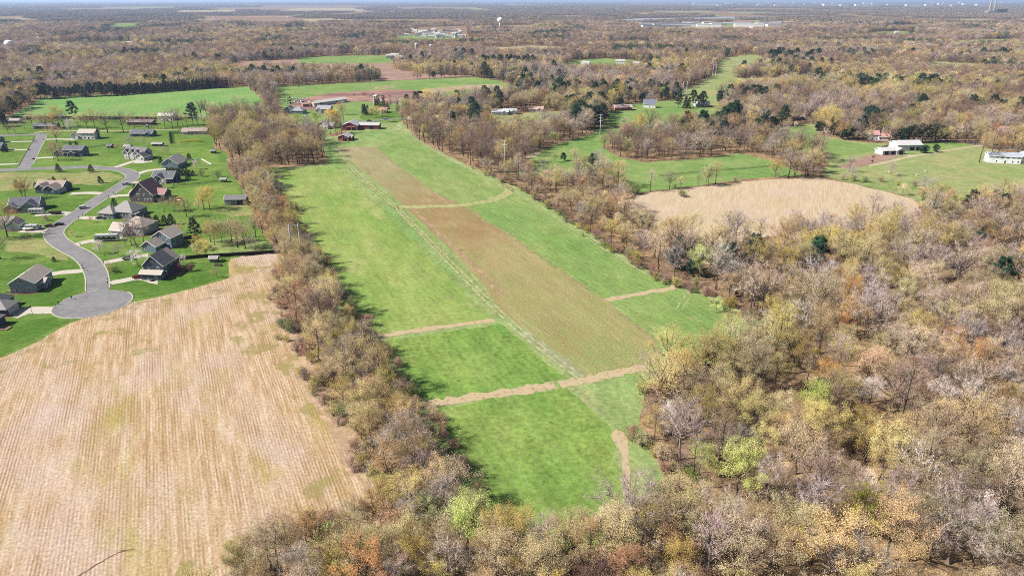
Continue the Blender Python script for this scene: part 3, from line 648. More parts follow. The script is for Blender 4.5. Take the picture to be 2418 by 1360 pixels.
SHAPES = {  # H, R, base, form, nlimb, nsub
    'oak': [(16.5, 7.0, 4.6, 'broad', 13, 7), (15.0, 7.6, 4.0, 'broad', 14, 7)],
    'tall': [(18.0, 4.4, 6.0, 'upright', 13, 5), (16.5, 5.0, 5.0, 'upright', 13, 5)],
    'round': [(12.0, 4.8, 2.6, 'broad', 11, 6), (10.5, 4.2, 2.2, 'upright', 11, 6)],
    'small': [(6.5, 2.7, 1.2, 'upright', 9, 4)],
}
PROTO = []       # (key, shape, trunk mesh, crown mesh, height, radius)
PIDX = {}
GNCOL = bpy.data.collections.new('tree_stock')       # source shapes of the far woods, not part of the scene itself
def add_stock(name, V, F, mats, mi):
    me = tris_mesh(name, V, F, mats, mi); o = bpy.data.objects.new(name, me); GNCOL.objects.link(o); return o
def register(key, shape, parts, mats, H, R, bark):
    (V1, F1), (V2, F2), (V3, F3) = parts
    i = len(PROTO)
    tm = tris_mesh('trunk', V1, F1, [bark])
    cm = tris_mesh('crown', np.concatenate([V2, V3]), np.concatenate([F2, F3 + len(V2)]), mats, np.r_[np.zeros(len(F2)), np.ones(len(F3))])
    add_stock('stock_%03d' % i, np.concatenate([V1, V2, V3]), np.concatenate([F1, F2 + len(V1), F3 + len(V1) + len(V2)]), [bark] + mats, np.r_[np.zeros(len(F1)), np.ones(len(F2)), np.full(len(F3), 2)])
    PROTO.append((key, shape, tm, cm, H, R)); PIDX.setdefault((key, shape), []).append(i)
seed = 11
LEAFM = {}
for key, (nm, look, c1, c2, tc, bark, lpt, lf) in SPEC.items():
    lm = leaf_mat('buds_' + key, c1, c2); tm_ = leaf_mat('twigs_' + key, tc, tc, .0, .2); LEAFM[key] = (tm_, lm)
    bare = nm == 'bare_tree'
    for shape, defs in SHAPES.items():
        if key in ('blossom', 'gold', 'lime', 'red') and shape == 'tall': continue
        if key in ('blossom',) and shape == 'oak': continue
        if key == 'white' and shape != 'oak': continue
        for (H, R, b, form, nl, ns) in defs:
            seed += 1
            small = shape == 'small'
            register(key, shape, gen_tree(seed, H, R, b, form, nl, ns, ntw=(9 if bare else 7), lpt=max(1, int(lpt * (1.0 if small else 1.35))), leaf=lf * (.55 if small else .5), twl=(1.5 if bare else 1.1) * (.6 if small else 1), tw=(.085 if bare else .068) * (.7 if small else 1), leaf_spread=.42 if not small else .25), [tm_, lm], H, R, bark)
M_pn = leaf_mat('pine_needles', L_(58, 84, 60), L_(38, 60, 48), .1, .3)
M_sp = leaf_mat('spruce_needles', L_(44, 58, 52), L_(32, 46, 40), .05, .3)
M_nt = leaf_mat('needle_twigs', L_(84, 72, 60), L_(84, 72, 60), 0, .2)
for s in range(2):
    register('pine', 'tall', gen_tree(300 + s, 19, 5.0, 4.5, 'pine', 30, 6, 5, 9, .42, .8, .05, .3), [M_nt, M_pn], 19, 5, M_bark)
    register('pine', 'round', gen_tree(310 + s, 11, 4.4, 1.2, 'pine', 26, 6, 5, 10, .40, .7, .05, .3), [M_nt, M_pn], 11, 4.4, M_bark)
    register('spruce', 'tall', gen_tree(320 + s, 13, 2.9, .5, 'spruce', 64, 6, 3, 7, .36, .5, .04, .16), [M_nt, M_sp], 13, 2.9, M_bark)
    register('spruce', 'small', gen_tree(330 + s, 5.2, 1.7, .2, 'spruce', 44, 5, 3, 7, .24, .3, .03, .1), [M_nt, M_sp], 5.2, 1.7, M_bark)
for key, cs in (('bramble', (L_(150, 118, 104), L_(126, 98, 86))), ('brush', (L_(164, 150, 84), L_(140, 128, 74))), ('greenbush', (L_(112, 124, 62), L_(92, 106, 54))), ('redbush', (L_(132, 62, 58), L_(110, 50, 50)))):
    lm = leaf_mat('shrub_' + key, *cs); tm_ = leaf_mat('shrub_twigs_' + key, cs[1], cs[1], 0, .2); LEAFM[key] = (tm_, lm)
    for s in range(2):
        seed += 1; register(key, 'shrub', gen_tree(seed, 3.0, 2.2, .1, 'shrub', 12, 4, 5, 3, .2, .6, .05, .25), [tm_, lm], 3.0, 2.2, M_bark)
# low-detail stock for the middle distance, patches for the far woods
LOW = {}
def low_tree(seed, H, R, b, n, leaf):
    r = np.random.default_rng(seed); zc = b + (H - b) * .45
    d = r.normal(0, 1, (n, 3)); d /= np.linalg.norm(d, axis=1, keepdims=True)
    rad = r.uniform(.45, 1.0, (n, 1)) ** .6
    lump = 1 + .18 * np.sin(d[:, :1] * 5 + seed) * np.cos(d[:, 1:2] * 4 + seed * 2)
    c = d * rad * lump * np.array([R, R, (H - b) * .55]) + np.array([0, 0, zc])
    e1 = r.normal(0, 1, (n, 3)); e1 /= np.linalg.norm(e1, axis=1, keepdims=True); e2 = np.cross(e1, r.normal(0, 1, (n, 3))); e2 /= np.linalg.norm(e2, axis=1, keepdims=True) + 1e-9
    e1[:, 2] *= .6; e2[:, 2] *= .6
    sz = leaf * r.uniform(.6, 1.3, (n, 1))
    V = np.concatenate([c - e1 * sz * .5 - e2 * sz * .3, c + e1 * sz * .5 - e2 * sz * .3, c + e2 * sz * .6], 1).reshape(-1, 3)
    Vt, Ft = tube_tris([(np.zeros(3), np.array([0, 0, zc]), .28, .12)] + [(np.array([0, 0, b]), np.array([math.cos(a) * R * .6, math.sin(a) * R * .6, zc + (H - zc) * .4]), .14, .05) for a in np.arange(5) * 1.3], 3)
    return Vt, Ft, V, np.arange(3 * n).reshape(-1, 3)
def add_low(key, H, R, b, n, leaf, mats):
    i = len(PROTO); Vt, Ft, V, F = low_tree(900 + i, H, R, b, n, leaf)
    add_stock('stock_%03d' % i, np.concatenate([Vt, V]), np.concatenate([Ft, F + len(Vt)]), mats, np.r_[np.zeros(len(Ft)), np.ones(len(F))])
    PROTO.append((key, 'low', None, None, H, R)); LOW.setdefault(key, []).append(i)
for key in SPEC:
    dens = 620 if SPEC[key][0] != 'bare_tree' else 480
    for (H, R, b) in ((15, 5.2, 3.5), (13, 4.4, 2.5)):
        add_low(key, H, R, b, dens, .64, [SPEC[key][5], LEAFM[key][1]])
for (H, R, b) in ((17, 4.0, 2.0), (13, 3.6, .8)): add_low('pine', H, R, b, 420, .95, [M_bark, M_pn])
# far patches: a hundred-metre square of wood
def patch_mat(name, cols):
    m, nt, bs = new_mat(name); nt.nodes.remove(bs); out = nt.nodes['Material Output']
    pos = nt.nodes.new('ShaderNodeNewGeometry').outputs['Position']
    fl = ND(nt, 'ShaderNodeVectorMath', operation='MULTIPLY'); nt.links.new(pos, fl.inputs[0]); fl.inputs[1].default_value = (1, 1, 0)
    vo = ND(nt, 'ShaderNodeTexVoronoi', Scale=.07); nt.links.new(fl.outputs[0], vo.inputs['Vector'])
    sp = nt.nodes.new('ShaderNodeSeparateXYZ'); nt.links.new(vo.outputs['Color'], sp.inputs[0])
    big = noise(nt, fl.outputs[0], .0016, 4, .6)
    f = mth(nt, 'ADD', mth(nt, 'MULTIPLY', sp.outputs[0], .42), mth(nt, 'MULTIPLY', mth(nt, 'SUBTRACT', big, .2), 1.0))
    c = ramp(nt, f, [(i / (len(cols) - 1), c_) for i, c_ in enumerate(cols)])
    d = nt.nodes.new('ShaderNodeBsdfDiffuse'); nt.links.new(c, d.inputs[0]); nt.links.new(d.outputs[0], out.inputs[0]); return m
M_patch = patch_mat('far_wood', [L_(76, 68, 68), L_(110, 92, 88), L_(94, 82, 86), L_(126, 110, 90), L_(100, 86, 92), L_(138, 128, 96), L_(46, 54, 52), L_(116, 98, 94), L_(88, 78, 86)])
PATCH = []
for k in range(4):
    r = np.random.default_rng(700 + k); Vs, Fs, nv = [], [], 0
    g = 10
    for a in range(g):
        for b in range(g):
            H = r.uniform(10, 18); R = r.uniform(4.0, 6.8); n = 34
            _, _, V, F = low_tree(int(r.integers(1e6)), H, R, 2.0, n, 3.0)
            V = V + np.array([(a + r.uniform(.1, .9) - g / 2) * 10, (b + r.uniform(.1, .9) - g / 2) * 10, 0]); Vs.append(V); Fs.append(F + nv); nv += len(V)
    i = len(PROTO); add_stock('stock_%03d' % i, np.concatenate(Vs), np.concatenate(Fs), [M_patch], np.zeros(sum(len(f) for f in Fs)))
    PROTO.append(('patch', 'patch', None, None, 15, 50)); PATCH.append(i)

# ------------------------------------------------------------------ where the woods grow
def inside(P, poly):
    x, y = P[:, 0], P[:, 1]; res = np.zeros(len(P), bool); n = len(poly); j = n - 1
    for i in range(n):
        xi, yi = poly[i]; xj, yj = poly[j]
        cond = ((yi > y) != (yj > y)) & (x < (xj - xi) * (y - yi) / (yj - yi + 1e-12) + xi)
        res ^= cond; j = i
    return res
def open_mask(P):
    m = np.zeros(len(P), bool)
    for poly in OPEN: m |= inside(P, poly)
    return m
_lat = np.random.default_rng(99).random((256, 256))
def vnoise(x, y, s):
    x = np.asarray(x) / s; y = np.asarray(y) / s
    i, j = np.floor(x).astype(int), np.floor(y).astype(int); u, v = x - i, y - j
    u = u * u * (3 - 2 * u); v = v * v * (3 - 2 * v); L = lambda a, b: _lat[a % 256, b % 256]
    return (L(i, j) * (1 - u) + L(i + 1, j) * u) * (1 - v) + (L(i, j + 1) * (1 - u) + L(i + 1, j + 1) * u) * v
def grid(y0, y1, step, jit=.46, margin=60, half=.80):
    ys = np.arange(y0, y1, step); out = []
    for y in ys:
        w = half * y + margin; xs = np.arange(-w, w, step); out.append(np.stack([xs, np.full(len(xs), y)], 1))
    P = np.concatenate(out); return P + rng.uniform(-jit, jit, P.shape) * step
WEIGHTS = [('olive', 26), ('tan', 18), ('brown', 15), ('yellow', 7), ('mauve', 13), ('grey', 13), ('lime', 1.3), ('orange', 2.4), ('red', 1.2), ('blossom', .6), ('gold', .2), ('umber', 8)]
WK = [k for k, _ in WEIGHTS]; WP = np.array([w for _, w in WEIGHTS], float)
def species(P, pine=.012, far=0.0):
    n1 = vnoise(P[:, 0], P[:, 1], 45.0); n2 = vnoise(P[:, 0] + 999, P[:, 1] + 77, 60.0); n3 = vnoise(P[:, 0] + 377, P[:, 1] - 177, 90.0)
    W = np.tile(WP, (len(P), 1))
    W[:, [4, 5]] *= (4.5 * np.clip(n1 - .35, 0.04, 1) * 1.6)[:, None]; W[:, [0, 3]] *= (.4 + 1.5 * n2)[:, None]; W[:, [1, 2]] *= (.4 + 1.4 * (1 - n2))[:, None]
    if far:
        st = vnoise(P[:, 0] + 70, P[:, 1] + 30, 130.0); big = vnoise(P[:, 0] - 400, P[:, 1] + 900, 420.0)
        F_ = 1 + far * (np.array([.5, .55, 1.8, .3, .9, 1.5, .4, .4, .8, .3, .2, 12.0]) - 1); W = W * F_[None]
        W[:, [4, 5]] *= np.where(st < .36, 5.0, .5)[:, None]; W[:, [11, 2]] *= np.where(big < .6, 2.2, .7)[:, None]; W[:, [0, 3, 10]] *= np.where(st > .7, 5.0, .5)[:, None]
    W /= W.sum(1, keepdims=True); c = W.cumsum(1); k = (rng.random((len(P), 1)) > c).sum(1)
    keys = np.array(WK, object)[np.clip(k, 0, len(WK) - 1)]
    pm = rng.random(len(P)) < pine * np.clip((n3 - .6) * 22, .04, 7.0); pm &= ~((P[:, 0] < 60) & (P[:, 1] < 760)); keys[pm] = 'pine'
    return keys
PTS = []         # x, y, proto, rot, sx, sy, sz
CAND = []        # near trees that may become individuals
NEAR_Y = 470.0
def choose(key, y, big):
    if key == 'pine': return random.choice(PIDX[('pine', 'tall')] + PIDX[('pine', 'round')]), random.uniform(.75, 1.1)
    opts = [s for s in ('oak', 'tall', 'round', 'small') if (key, s) in PIDX]
    w = {'oak': 3.2, 'tall': 2.8, 'round': 2.6, 'small': .7} if big else {'oak': 0, 'tall': .5, 'round': 2, 'small': 2}
    s = random.choices(opts, [w[o] + 1e-6 for o in opts])[0]
    return random.choice(PIDX[(key, s)]), min(1.28, max(.55, random.gauss(.9, .17)))
P = grid(60, NEAR_Y, 8.0); P = P[~open_mask(P)]
keep = rng.random(len(P)) < .93; P = P[keep]
for (x, y), key in zip(P, species(P)):
    pi, s = choose(key, y, True); CAND.append((x, y, pi, random.uniform(0, 6.28), s))
P = grid(60, NEAR_Y, 5.2); P = P[~open_mask(P)]; P = P[rng.random(len(P)) < .30]
for (x, y), key in zip(P, species(P, .008)):
    if random.random() < .55: k2 = random.choices(['bramble', 'brush', 'greenbush'], [5, 3, .8])[0]; CAND.append((x, y, random.choice(PIDX[(k2, 'shrub')]), random.uniform(0, 6.28), random.uniform(.5, 1.1)))
    else: pi, s = choose(key, y, False); CAND.append((x, y, pi, random.uniform(0, 6.28), s * .9))
P = grid(100, NEAR_Y, 6.0); P = P[~open_mask(P)]
HEDGE = [tuple(G(*q))[:2] for q in [(600, 380), (760, 370), (640, 400), (720, 560), (840, 760), (966, 962), (1095, 1180), (1190, 1290), (880, 1250), (830, 1010), (740, 840), (660, 700), (640, 590), (560, 460)]]
P = P[inside(P, HEDGE)]; P = P[rng.random(len(P)) < .95]
for (x, y) in P:
    key = random.choices(['olive', 'brown', 'orange', 'tan', 'umber', 'yellow', 'grey'], [6, 6, 2, 3, 2, 2, 2])[0]
    pi, s = choose(key, y, random.random() < .6); CAND.append((x, y, pi, random.uniform(0, 6.28), s * .98))
for i in range(46):
    q = G(random.uniform(560, 1220), random.uniform(1325, 1440)); key = random.choices(['olive', 'brown', 'umber', 'tan', 'yellow', 'grey', 'bramble', 'brush'], [5, 5, 2, 3, 2, 3, 3, 3])[0]
    if key in ('bramble', 'brush'): CAND.append((q.x, q.y, random.choice(PIDX[(key, 'shrub')]), random.uniform(0, 6.28), random.uniform(.7, 1.2)))
    else: pi, s = choose(key, q.y, random.random() < .5); CAND.append((q.x, q.y, pi, random.uniform(0, 6.28), s))
def lower(c):
    px, py, _ = proj(c[0], c[1])
    k = .8 if (px < 1240 and py > 380) or (1000 < px < 1560 and 330 < py < 620) else 1.0
    return (c[0], c[1], c[2], c[3], c[4] * k)
CAND = [lower(c) for c in CAND]
# brambly skirts along the edges of the fields
for pts in ([(672, 640), (662, 700), (690, 800), (740, 850), (760, 920), (840, 1030), (885, 1130), (900, 1180)], [(1120, 395), (1210, 440), (1310, 495), (1400, 560), (1480, 610), (1560, 662), (1650, 690), (1740, 732)], [(640, 425), (690, 520), (730, 590), (790, 680), (850, 780), (930, 890), (1000, 985), (1075, 1090), (1140, 1190)], [(545, 1290), (620, 1262), (740, 1240), (880, 1200)], [(1600, 884), (1530, 945), (1530, 1000), (1540, 1050), (1570, 1130), (1575, 1210)], [(1760, 745), (1790, 775), (1780, 810), (1700, 855), (1610, 880)], [(1240, 400), (1330, 420), (1420, 470), (1500, 520), (1560, 560)]):
    Q = densify([G(*p) for p in pts], 1.5, False)
    for q in Q:
        if random.random() < .8:
            k2 = random.choices(['bramble', 'brush', 'greenbush'], [6, 3, 1])[0]; CAND.append((q.x + random.gauss(0, 2.2), q.y + random.gauss(0, 2.2), random.choice(PIDX[(k2, 'shrub')]), random.uniform(0, 6.28), random.uniform(.4, 1.25)))
P = grid(NEAR_Y, 1500, 7.8); P = P[~open_mask(P)]; P = P[rng.random(len(P)) < .94]
HS = .78 + .5 * vnoise(P[:, 0] + 5, P[:, 1] + 8, 110.0)
for (x, y), key, hs in zip(P, species(P, .08, .6), HS):
    if y < 900 or random.random() < .25:
        pi, s = choose(key, y, True)
    else: pi = random.choice(LOW[key]); s = random.uniform(.75, 1.2)
    s *= hs
    PTS.append((x, y, pi, random.uniform(0, 6.28), s, s, s))
P = grid(1500, 3600, 12.0); P = P[~open_mask(P)]; P = P[rng.random(len(P)) < .93]
HS = .7 + .65 * vnoise(P[:, 0] + 5, P[:, 1] + 8, 170.0)
for (x, y), key, hs in zip(P, species(P, .11, 1.0), HS):
    s = random.uniform(.85, 1.25) * hs; PTS.append((x, y, random.choice(LOW[key]), random.uniform(0, 6.28), s * 1.25, s * 1.25, s))
P = grid(3600, 8000, 92, .2, 200); P = P[~open_mask(P)]; P = P[(rng.random(len(P)) < .93) & (vnoise(P[:, 0] + 50, P[:, 1] * .5, 420.0) < .70)]
for x, y in P: s = random.uniform(.9, 1.1); PTS.append((x, y, random.choice(PATCH), random.choice([0, 1.5708, 3.1416]), s, s, random.uniform(.8, 1.15)))
P = grid(8000, 32000, 240, .3, 400); P = P[~open_mask(P)]; P = P[(rng.random(len(P)) < .9) & (vnoise(P[:, 0] + 50, P[:, 1] * .4, 900.0) < .66)]
for x, y in P: PTS.append((x, y, random.choice(PATCH), random.choice([0, 1.5708, 3.1416]), 2.6, 2.6, random.uniform(.9, 1.7)))
# ------------------------------------------------------------------ buildings
WALL, ROOF = {}, {}
def wall_m(c):
    k = tuple(c)
    if k not in WALL: WALL[k] = siding('siding', A(*c, 1.3))
    return WALL[k]
def roof_m(c, metal=False):
    k = (tuple(c), metal)
    if k not in ROOF: ROOF[k] = metal_roof('metal_roof', A(*c), 0) if metal else shingle('shingles', A(*c, 1.15))
    return ROOF[k]
M_white = plain('white_trim', A(244, 242, 238, 1.2), .6, .04, 1.0, .3)
M_glass = plain('window_glass', (.02, .025, .035, 1), .12, .05, 1.0, .6)
M_brick = plain('chimney_brick', A(150, 108, 92), .95, .2, 3.0, .1)
M_door = plain('door_paint', A(120, 60, 52), .5, .05, 1, .3)
M_wood = plain('weathered_wood', A(150, 132, 112), .95, .25, 2.0, .1)
M_dark = plain('dark_opening', (.012, .012, .014, 1), .9, .1, 1.0, .05)
M_deck = plain('deck_boards', A(170, 146, 120), .9, .15, 2.0, .1)
def window_mesh(w=1.1, h=1.35):
    b = MB(); b.box(0, 0, -h / 2, w, .10, h, 0); b.box(0, -.015, -h / 2 + .1, w - .2, .10, h / 2 - .13, 1); b.box(0, -.015, .03, w - .2, .10, h / 2 - .13, 1)
    return b.mesh('window', [M_white, M_glass])
WINM = window_mesh(); WINW = window_mesh(1.9, 1.35)
_b = MB(); _b.box(0, 0, 0, 1.2, .12, 2.15, 0); _b.box(0, -.02, .05, .95, .12, 2.0, 1); DOORM = _b.mesh('door', [M_white, M_door])
_b = MB(); _b.box(0, 0, 0, 2.8, .12, 2.35, 0)
for _k in range(4): _b.box(0, -.03, .06 + _k * .56, 2.6, .12, .5, 1)
GARM = _b.mesh('garage_door', [M_white, plain('garage_panel', A(222, 220, 214), .6, .05, 1, .3)])
_b = MB(); _b.box(0, 0, 0, 3.6, .12, 3.2, 0); _b.box(-.9, -.03, .05, 1.7, .12, 3.05, 1); _b.box(.9, -.03, .05, 1.7, .12, 3.05, 1); BARND = _b.mesh('barn_door', [M_white, M_dark])

def gable_roof(b, fas, bx, by, w, d, h, pitch, axis, o=.45, th=.26):
    """two slabs and their rake boards"""
    L, D = (w, d) if axis == 'x' else (d, w)
    cA, cB = (bx, by) if axis == 'x' else (by, bx)
    rise = pitch * D / 2
    for s in (-1, 1):
        e = (cB + s * (D / 2 + o), h - o * pitch + .03); r_ = (cB, h + rise + .03)
        prof = [e, r_, (r_[0], r_[1] + th), (e[0], e[1] + th)]
        b.prism(prof, axis, cA - L / 2 - o, cA + L / 2 + o)
        fp = [(e[0], e[1] - .06), (r_[0], r_[1] - .06), (r_[0], r_[1] + th - .02), (e[0], e[1] + th - .02)]
        for t in (-1, 1):
            x0 = cA + t * (L / 2 + o + .003); fas.prism(fp, axis, min(x0, x0 + t * .09), max(x0, x0 + t * .09))
        ex = e[0] + s * .003; fas.prism([(ex, e[1] - .04), (ex + s * .1, e[1] - .04), (ex + s * .1, e[1] + th - .03), (ex, e[1] + th - .03)], axis, cA - L / 2 - o, cA + L / 2 + o)
def hip_roof(b, bx, by, w, d, h, pitch, o=.45):
    a, c = w / 2 + o, d / 2 + o; m = min(a, c); rz = h - o * pitch + .03
    rl = max(a, c) - m + .01; top = rz + .2 + m * pitch
    R_ = [(bx - rl, by, top), (bx + rl, by, top)] if a >= c else [(bx, by - rl, top), (bx, by + rl, top)]
    E = [(bx - a, by - c), (bx + a, by - c), (bx + a, by + c), (bx - a, by + c)]
    pts = [(x, y, rz) for x, y in E] + [(x, y, rz + .2) for x, y in E] + R_
    fs = [(3, 2, 1, 0), (0, 1, 5, 4), (1, 2, 6, 5), (2, 3, 7, 6), (3, 0, 4, 7)]
    fs += [(4, 5, 9, 8), (5, 6, 9), (6, 7, 8, 9), (7, 4, 8)] if a >= c else [(4, 5, 8), (5, 6, 9, 8), (6, 7, 9), (7, 4, 8, 9)]
    b.poly(pts, fs)
FOOT = []
M_mulch = field_mat('mulch', A(150, 118, 94), A(128, 98, 78), A(176, 150, 124), big=.4, grain=.4)
def house(name, label, cat_, px, py, rot, blocks, wc, rc, metal=False, garage=(), doors=(), chimney=None, windows=True, barn=(), group=None, wcol2=None, porch=None, loc=None, dens=.72, porch_h=2.7):
    """blocks: (dx, dy, width, depth, wall height, pitch, ridge axis or 'h' for hip)"""
    q = loc or G(px, py); t = thing(name, label, cat_, (q.x, q.y, 0), math.radians(rot), group)
    FOOT.append((q.x, q.y, max(max(abs(b[0]) + b[2] / 2, abs(b[1]) + b[3] / 2) for b in blocks) + 1.5))
    rr = random.Random(int(px * 7 + py * 13))
    fas = MB()
    for i, (bx, by, w, d, h, pitch, ax) in enumerate(blocks):
        wb = MB(); rb = MB()
        if ax == 'h': wb.box(bx, by, -.05, w, d, h + .05); hip_roof(rb, bx, by, w, d, h, pitch)
        else:
            D = d if ax == 'x' else w; cB = by if ax == 'x' else bx; cA = bx if ax == 'x' else by; L = w if ax == 'x' else d
            prof = [(cB - D / 2, -.05), (cB + D / 2, -.05), (cB + D / 2, h), (cB, h + pitch * D / 2), (cB - D / 2, h)]
            wb.prism(prof, ax, cA - L / 2, cA + L / 2); gable_roof(rb, fas, bx, by, w, d, h, pitch, ax)
        wb.build('wall', wall_m(wc if not (wcol2 and i in wcol2) else wcol2[i]), t)
        rb.build('roof', roof_m(rc, metal), t)
    if fas.v: fas.build('fascia', M_white, t)
    SIDE_ = {'f': (0, -1), 'b': (0, 1), 'l': (-1, 0), 'r': (1, 0)}
    def spot(i, side, u, z, mesh, nm, push=.04):
        bx, by, w, d, h, pitch, ax = blocks[i]; nx, ny = SIDE_[side]
        x = bx + nx * (w / 2 + push) + (u * w if ny else 0); y = by + ny * (d / 2 + push) + (u * d if nx else 0)
        o = put(nm, mesh, t, (x, y, z)); o.rotation_euler = (0, 0, {'f': 0, 'b': math.pi, 'l': -math.pi / 2, 'r': math.pi / 2}[side]); return o
    busy = {}
    for i, side, us in garage:
        for u in us: spot(i, side, u, 0.02, GARM, 'garage_door')
        busy[(i, side)] = 1
    for i, side, u in barn: spot(i, side, u, .02, BARND, 'barn_door'); busy[(i, side)] = 1
    for i, side, u in doors: spot(i, side, u, .05, DOORM, 'door')
    if windows:
        for i, (bx, by, w, d, h, pitch, ax) in enumerate(blocks):
            for side in 'fblr':
                nx, ny = SIDE_[side]; Lw = w if ny else d; n = max(1, int(Lw / 3.3))
                for fl in range(2 if h > 4.4 else 1):
                    for k in range(n):
                        u = (k + .5) / n - .5
                        if fl == 0 and (i, side) in busy: continue
                        if any(dd[0] == i and dd[1] == side and abs(dd[2] - u) * Lw < 1.8 for dd in doors) and fl == 0: continue
                        x = bx + nx * (w / 2 + .3) + (u * w if ny else 0); y = by + ny * (d / 2 + .3) + (u * d if nx else 0)
                        if any(j != i and abs(x - c[0]) < c[2] / 2 + .8 and abs(y - c[1]) < c[3] / 2 + .8 and c[4] > 1.0 + fl * 2.7 for j, c in enumerate(blocks)): continue
                        if rr.random() > dens: continue
                        spot(i, side, u, 1.55 + fl * 2.75, WINM if rr.random() < .7 else WINW, 'window', .03)
                gab = (ax == 'x' and nx) or (ax == 'y' and ny)
                if gab and (pitch * (d if nx else w) / 2 > 2.2): spot(i, side, 0, h + pitch * (d if nx else w) / 2 * .35, WINM, 'window', .03)
    if cat_ == 'house' and blocks[0][6] in 'xy':
        bx, by, w, d, h, pitch, ax = blocks[0]
        for k in range(2):
            u = rr.uniform(-.3, .3); v = -.22
            x, y, hw = (bx + u * w, by + v * d, d) if ax == 'x' else (bx + v * w, by + u * d, w)
            m = MB(); m.box(x, y, h + pitch * hw * (.5 - abs(v)) + .22, .4, .4, .32); m.build('roof_vent', M_dark if rr.random() < .5 else M_white, t)
    if loc is None and px < 600 and cat_ == 'house':
        bx, by, w, d = blocks[0][:4]; c_, s_ = math.cos(t.rotation_euler.z), math.sin(t.rotation_euler.z)
        ring = [(bx - w / 2 - 1.1, by - d / 2 - 1.4), (bx + w / 2 + 1.1, by - d / 2 - 1.4), (bx + w / 2 + 1.1, by + d / 2 + .9), (bx - w / 2 - 1.1, by + d / 2 + .9)]
        sheet('mulch_bed', [(q.x + a * c_ - b2 * s_, q.y + a * s_ + b2 * c_, 0) for a, b2 in ring], M_mulch, 2.5, jitter=.2, step=1.2, smooth=0, world=True)
    if chimney:
        b = MB(); cx, cy2, top = chimney; b.box(cx, cy2, 0, .9, .7, top); b.box(cx, cy2, top + .002, 1.05, .85, .15); b.build('chimney', M_brick, t)
    if porch:
        x, y, w, d = porch; b = MB(); b.box(x, y, 0, w, d, .35); b.build('deck', M_deck, t)
        if porch_h:
            b = MB(); b.box(x, y, porch_h, w + .3, d + .3, .16, taper=.97); b.build('porch_roof', roof_m(rc, metal), t)
            for sx in (-1, 1):
                b = MB(); b.box(x + sx * (w / 2 - .15), y - d / 2 + .15, .35, .16, .16, porch_h - .352); b.build('post', M_white, t)
    return t
NAVY, SLATE, GREY, BLUEG = (70, 84, 100), (88, 96, 106), (150, 150, 150), (108, 126, 136)
R_DK, R_TAN, R_GR, R_BR, R_RED = (98, 98, 106), (170, 158, 148), (140, 136, 134), (150, 134, 128), (150, 112, 112)
HOU = 'house'
house('house', 'white two-storey house with grey roof and side garage gable', HOU, 206, 327, -3, [(2.5, 0, 14, 8.5, 5.4, .55, 'x'), (-7.5, -1.5, 6.5, 8, 2.9, .8, 'y')], (226, 224, 218), R_TAN, garage=[(1, 'l', (0,))], doors=[(0, 'f', .12)], chimney=(9.9, 1, 9.5))
house('house', 'navy ranch house with slate roof and pale front patio', HOU, 340, 321, -2, [(0, 0, 19, 8.5, 2.9, .55, 'x'), (6.5, -3.4, 5, 4, 2.7, .6, 'y')], NAVY, R_DK, doors=[(0, 'f', 0.0)], porch=(0, -5, 6, 1.6), porch_h=0)
house('house', 'tan ranch house with brown-grey roof under the tall pine', HOU, 464, 316, 3, [(0, 0, 21, 8, 3.0, .5, 'x'), (-8, -3, 4.5, 4, 2.7, .5, 'x')], (190, 180, 170), R_BR, doors=[(0, 'f', -.1)], chimney=(3, .6, 5.6))
house('house', 'dark two-storey house with porch gable and wide left wing', HOU, 176, 367, -2, [(2, 0, 14.5, 8.5, 5.0, .6, 'x'), (-8.5, -1.5, 8, 7, 2.8, .65, 'y'), (2, -4.8, 4.4, 2.4, 2.9, .6, 'y')], SLATE, R_DK, doors=[(2, 'f', 0)], garage=[(1, 'l', (-.2, .2))], porch=(-3, -5.2, 4, 1.9))
house('house', 'grey many-gabled house with white trim above its wide forecourt', HOU, 329, 373, -14, [(0, 0, 17, 9, 5.0, .7, 'x'), (-6, -4.4, 4, 3, 5.0, .95, 'y'), (-1.2, -4.4, 3.6, 3, 5.0, .95, 'y'), (3.4, -4.4, 3.6, 3, 5.0, .95, 'y'), (8.6, -4.6, 7.0, 9, 3.0, .75, 'y')], (196, 192, 190), (112, 108, 110), garage=[(4, 'l', (-.2, .2))], doors=[(0, 'f', .1)])
house('house', 'blue-grey gabled house with white garage side near the picket fence', HOU, 414, 393, -6, [(0.5, -2.5, 12, 9, 3.6, .6, 'y'), (-1.5, 5, 11, 8, 3.8, .62, 'y')], BLUEG, R_GR, garage=[(0, 'l', (-.2, .2)), (1, 'l', (0,))], doors=[(0, 'r', .1)])
house('house', 'navy house with slate cross-gable roof before the evergreen screen', HOU, 394, 428, -4, [(0, 0, 14, 10, 3.2, .7, 'x'), (-1.5, -4.4, 7, 6, 3.2, .75, 'y')], NAVY, R_DK, doors=[(0, 'f', .3)], porch=(9, -2, 4, 4), porch_h=0)
house('house', 'navy house with brown roof and twin front gables', HOU, 128, 451, -4, [(-1, 2.2, 17, 9, 3.1, .65, 'x'), (-3.6, -3.2, 7, 6, 3.1, .72, 'y'), (3.4, -4.6, 8, 7, 3.1, .62, 'y')], NAVY, R_BR, garage=[(2, 'r', (-.22, .22)), (0, 'r', (-.3,))], doors=[(0, 'f', .38)])
house('house', 'dark timber chalet house with reddish roof and huge gable', HOU, 352, 471, -8, [(0, 0, 15, 12, 4.6, .95, 'y'), (9.2, 1.5, 5, 7, 4.2, .7, 'x'), (-9.2, 2, 4, 8, 2.9, .6, 'x')], (88, 84, 84), R_RED, garage=[(2, 'l', (-.2, .22))], doors=[(0, 'f', .25)], porch=(12.5, -4, 5, 3), porch_h=0)
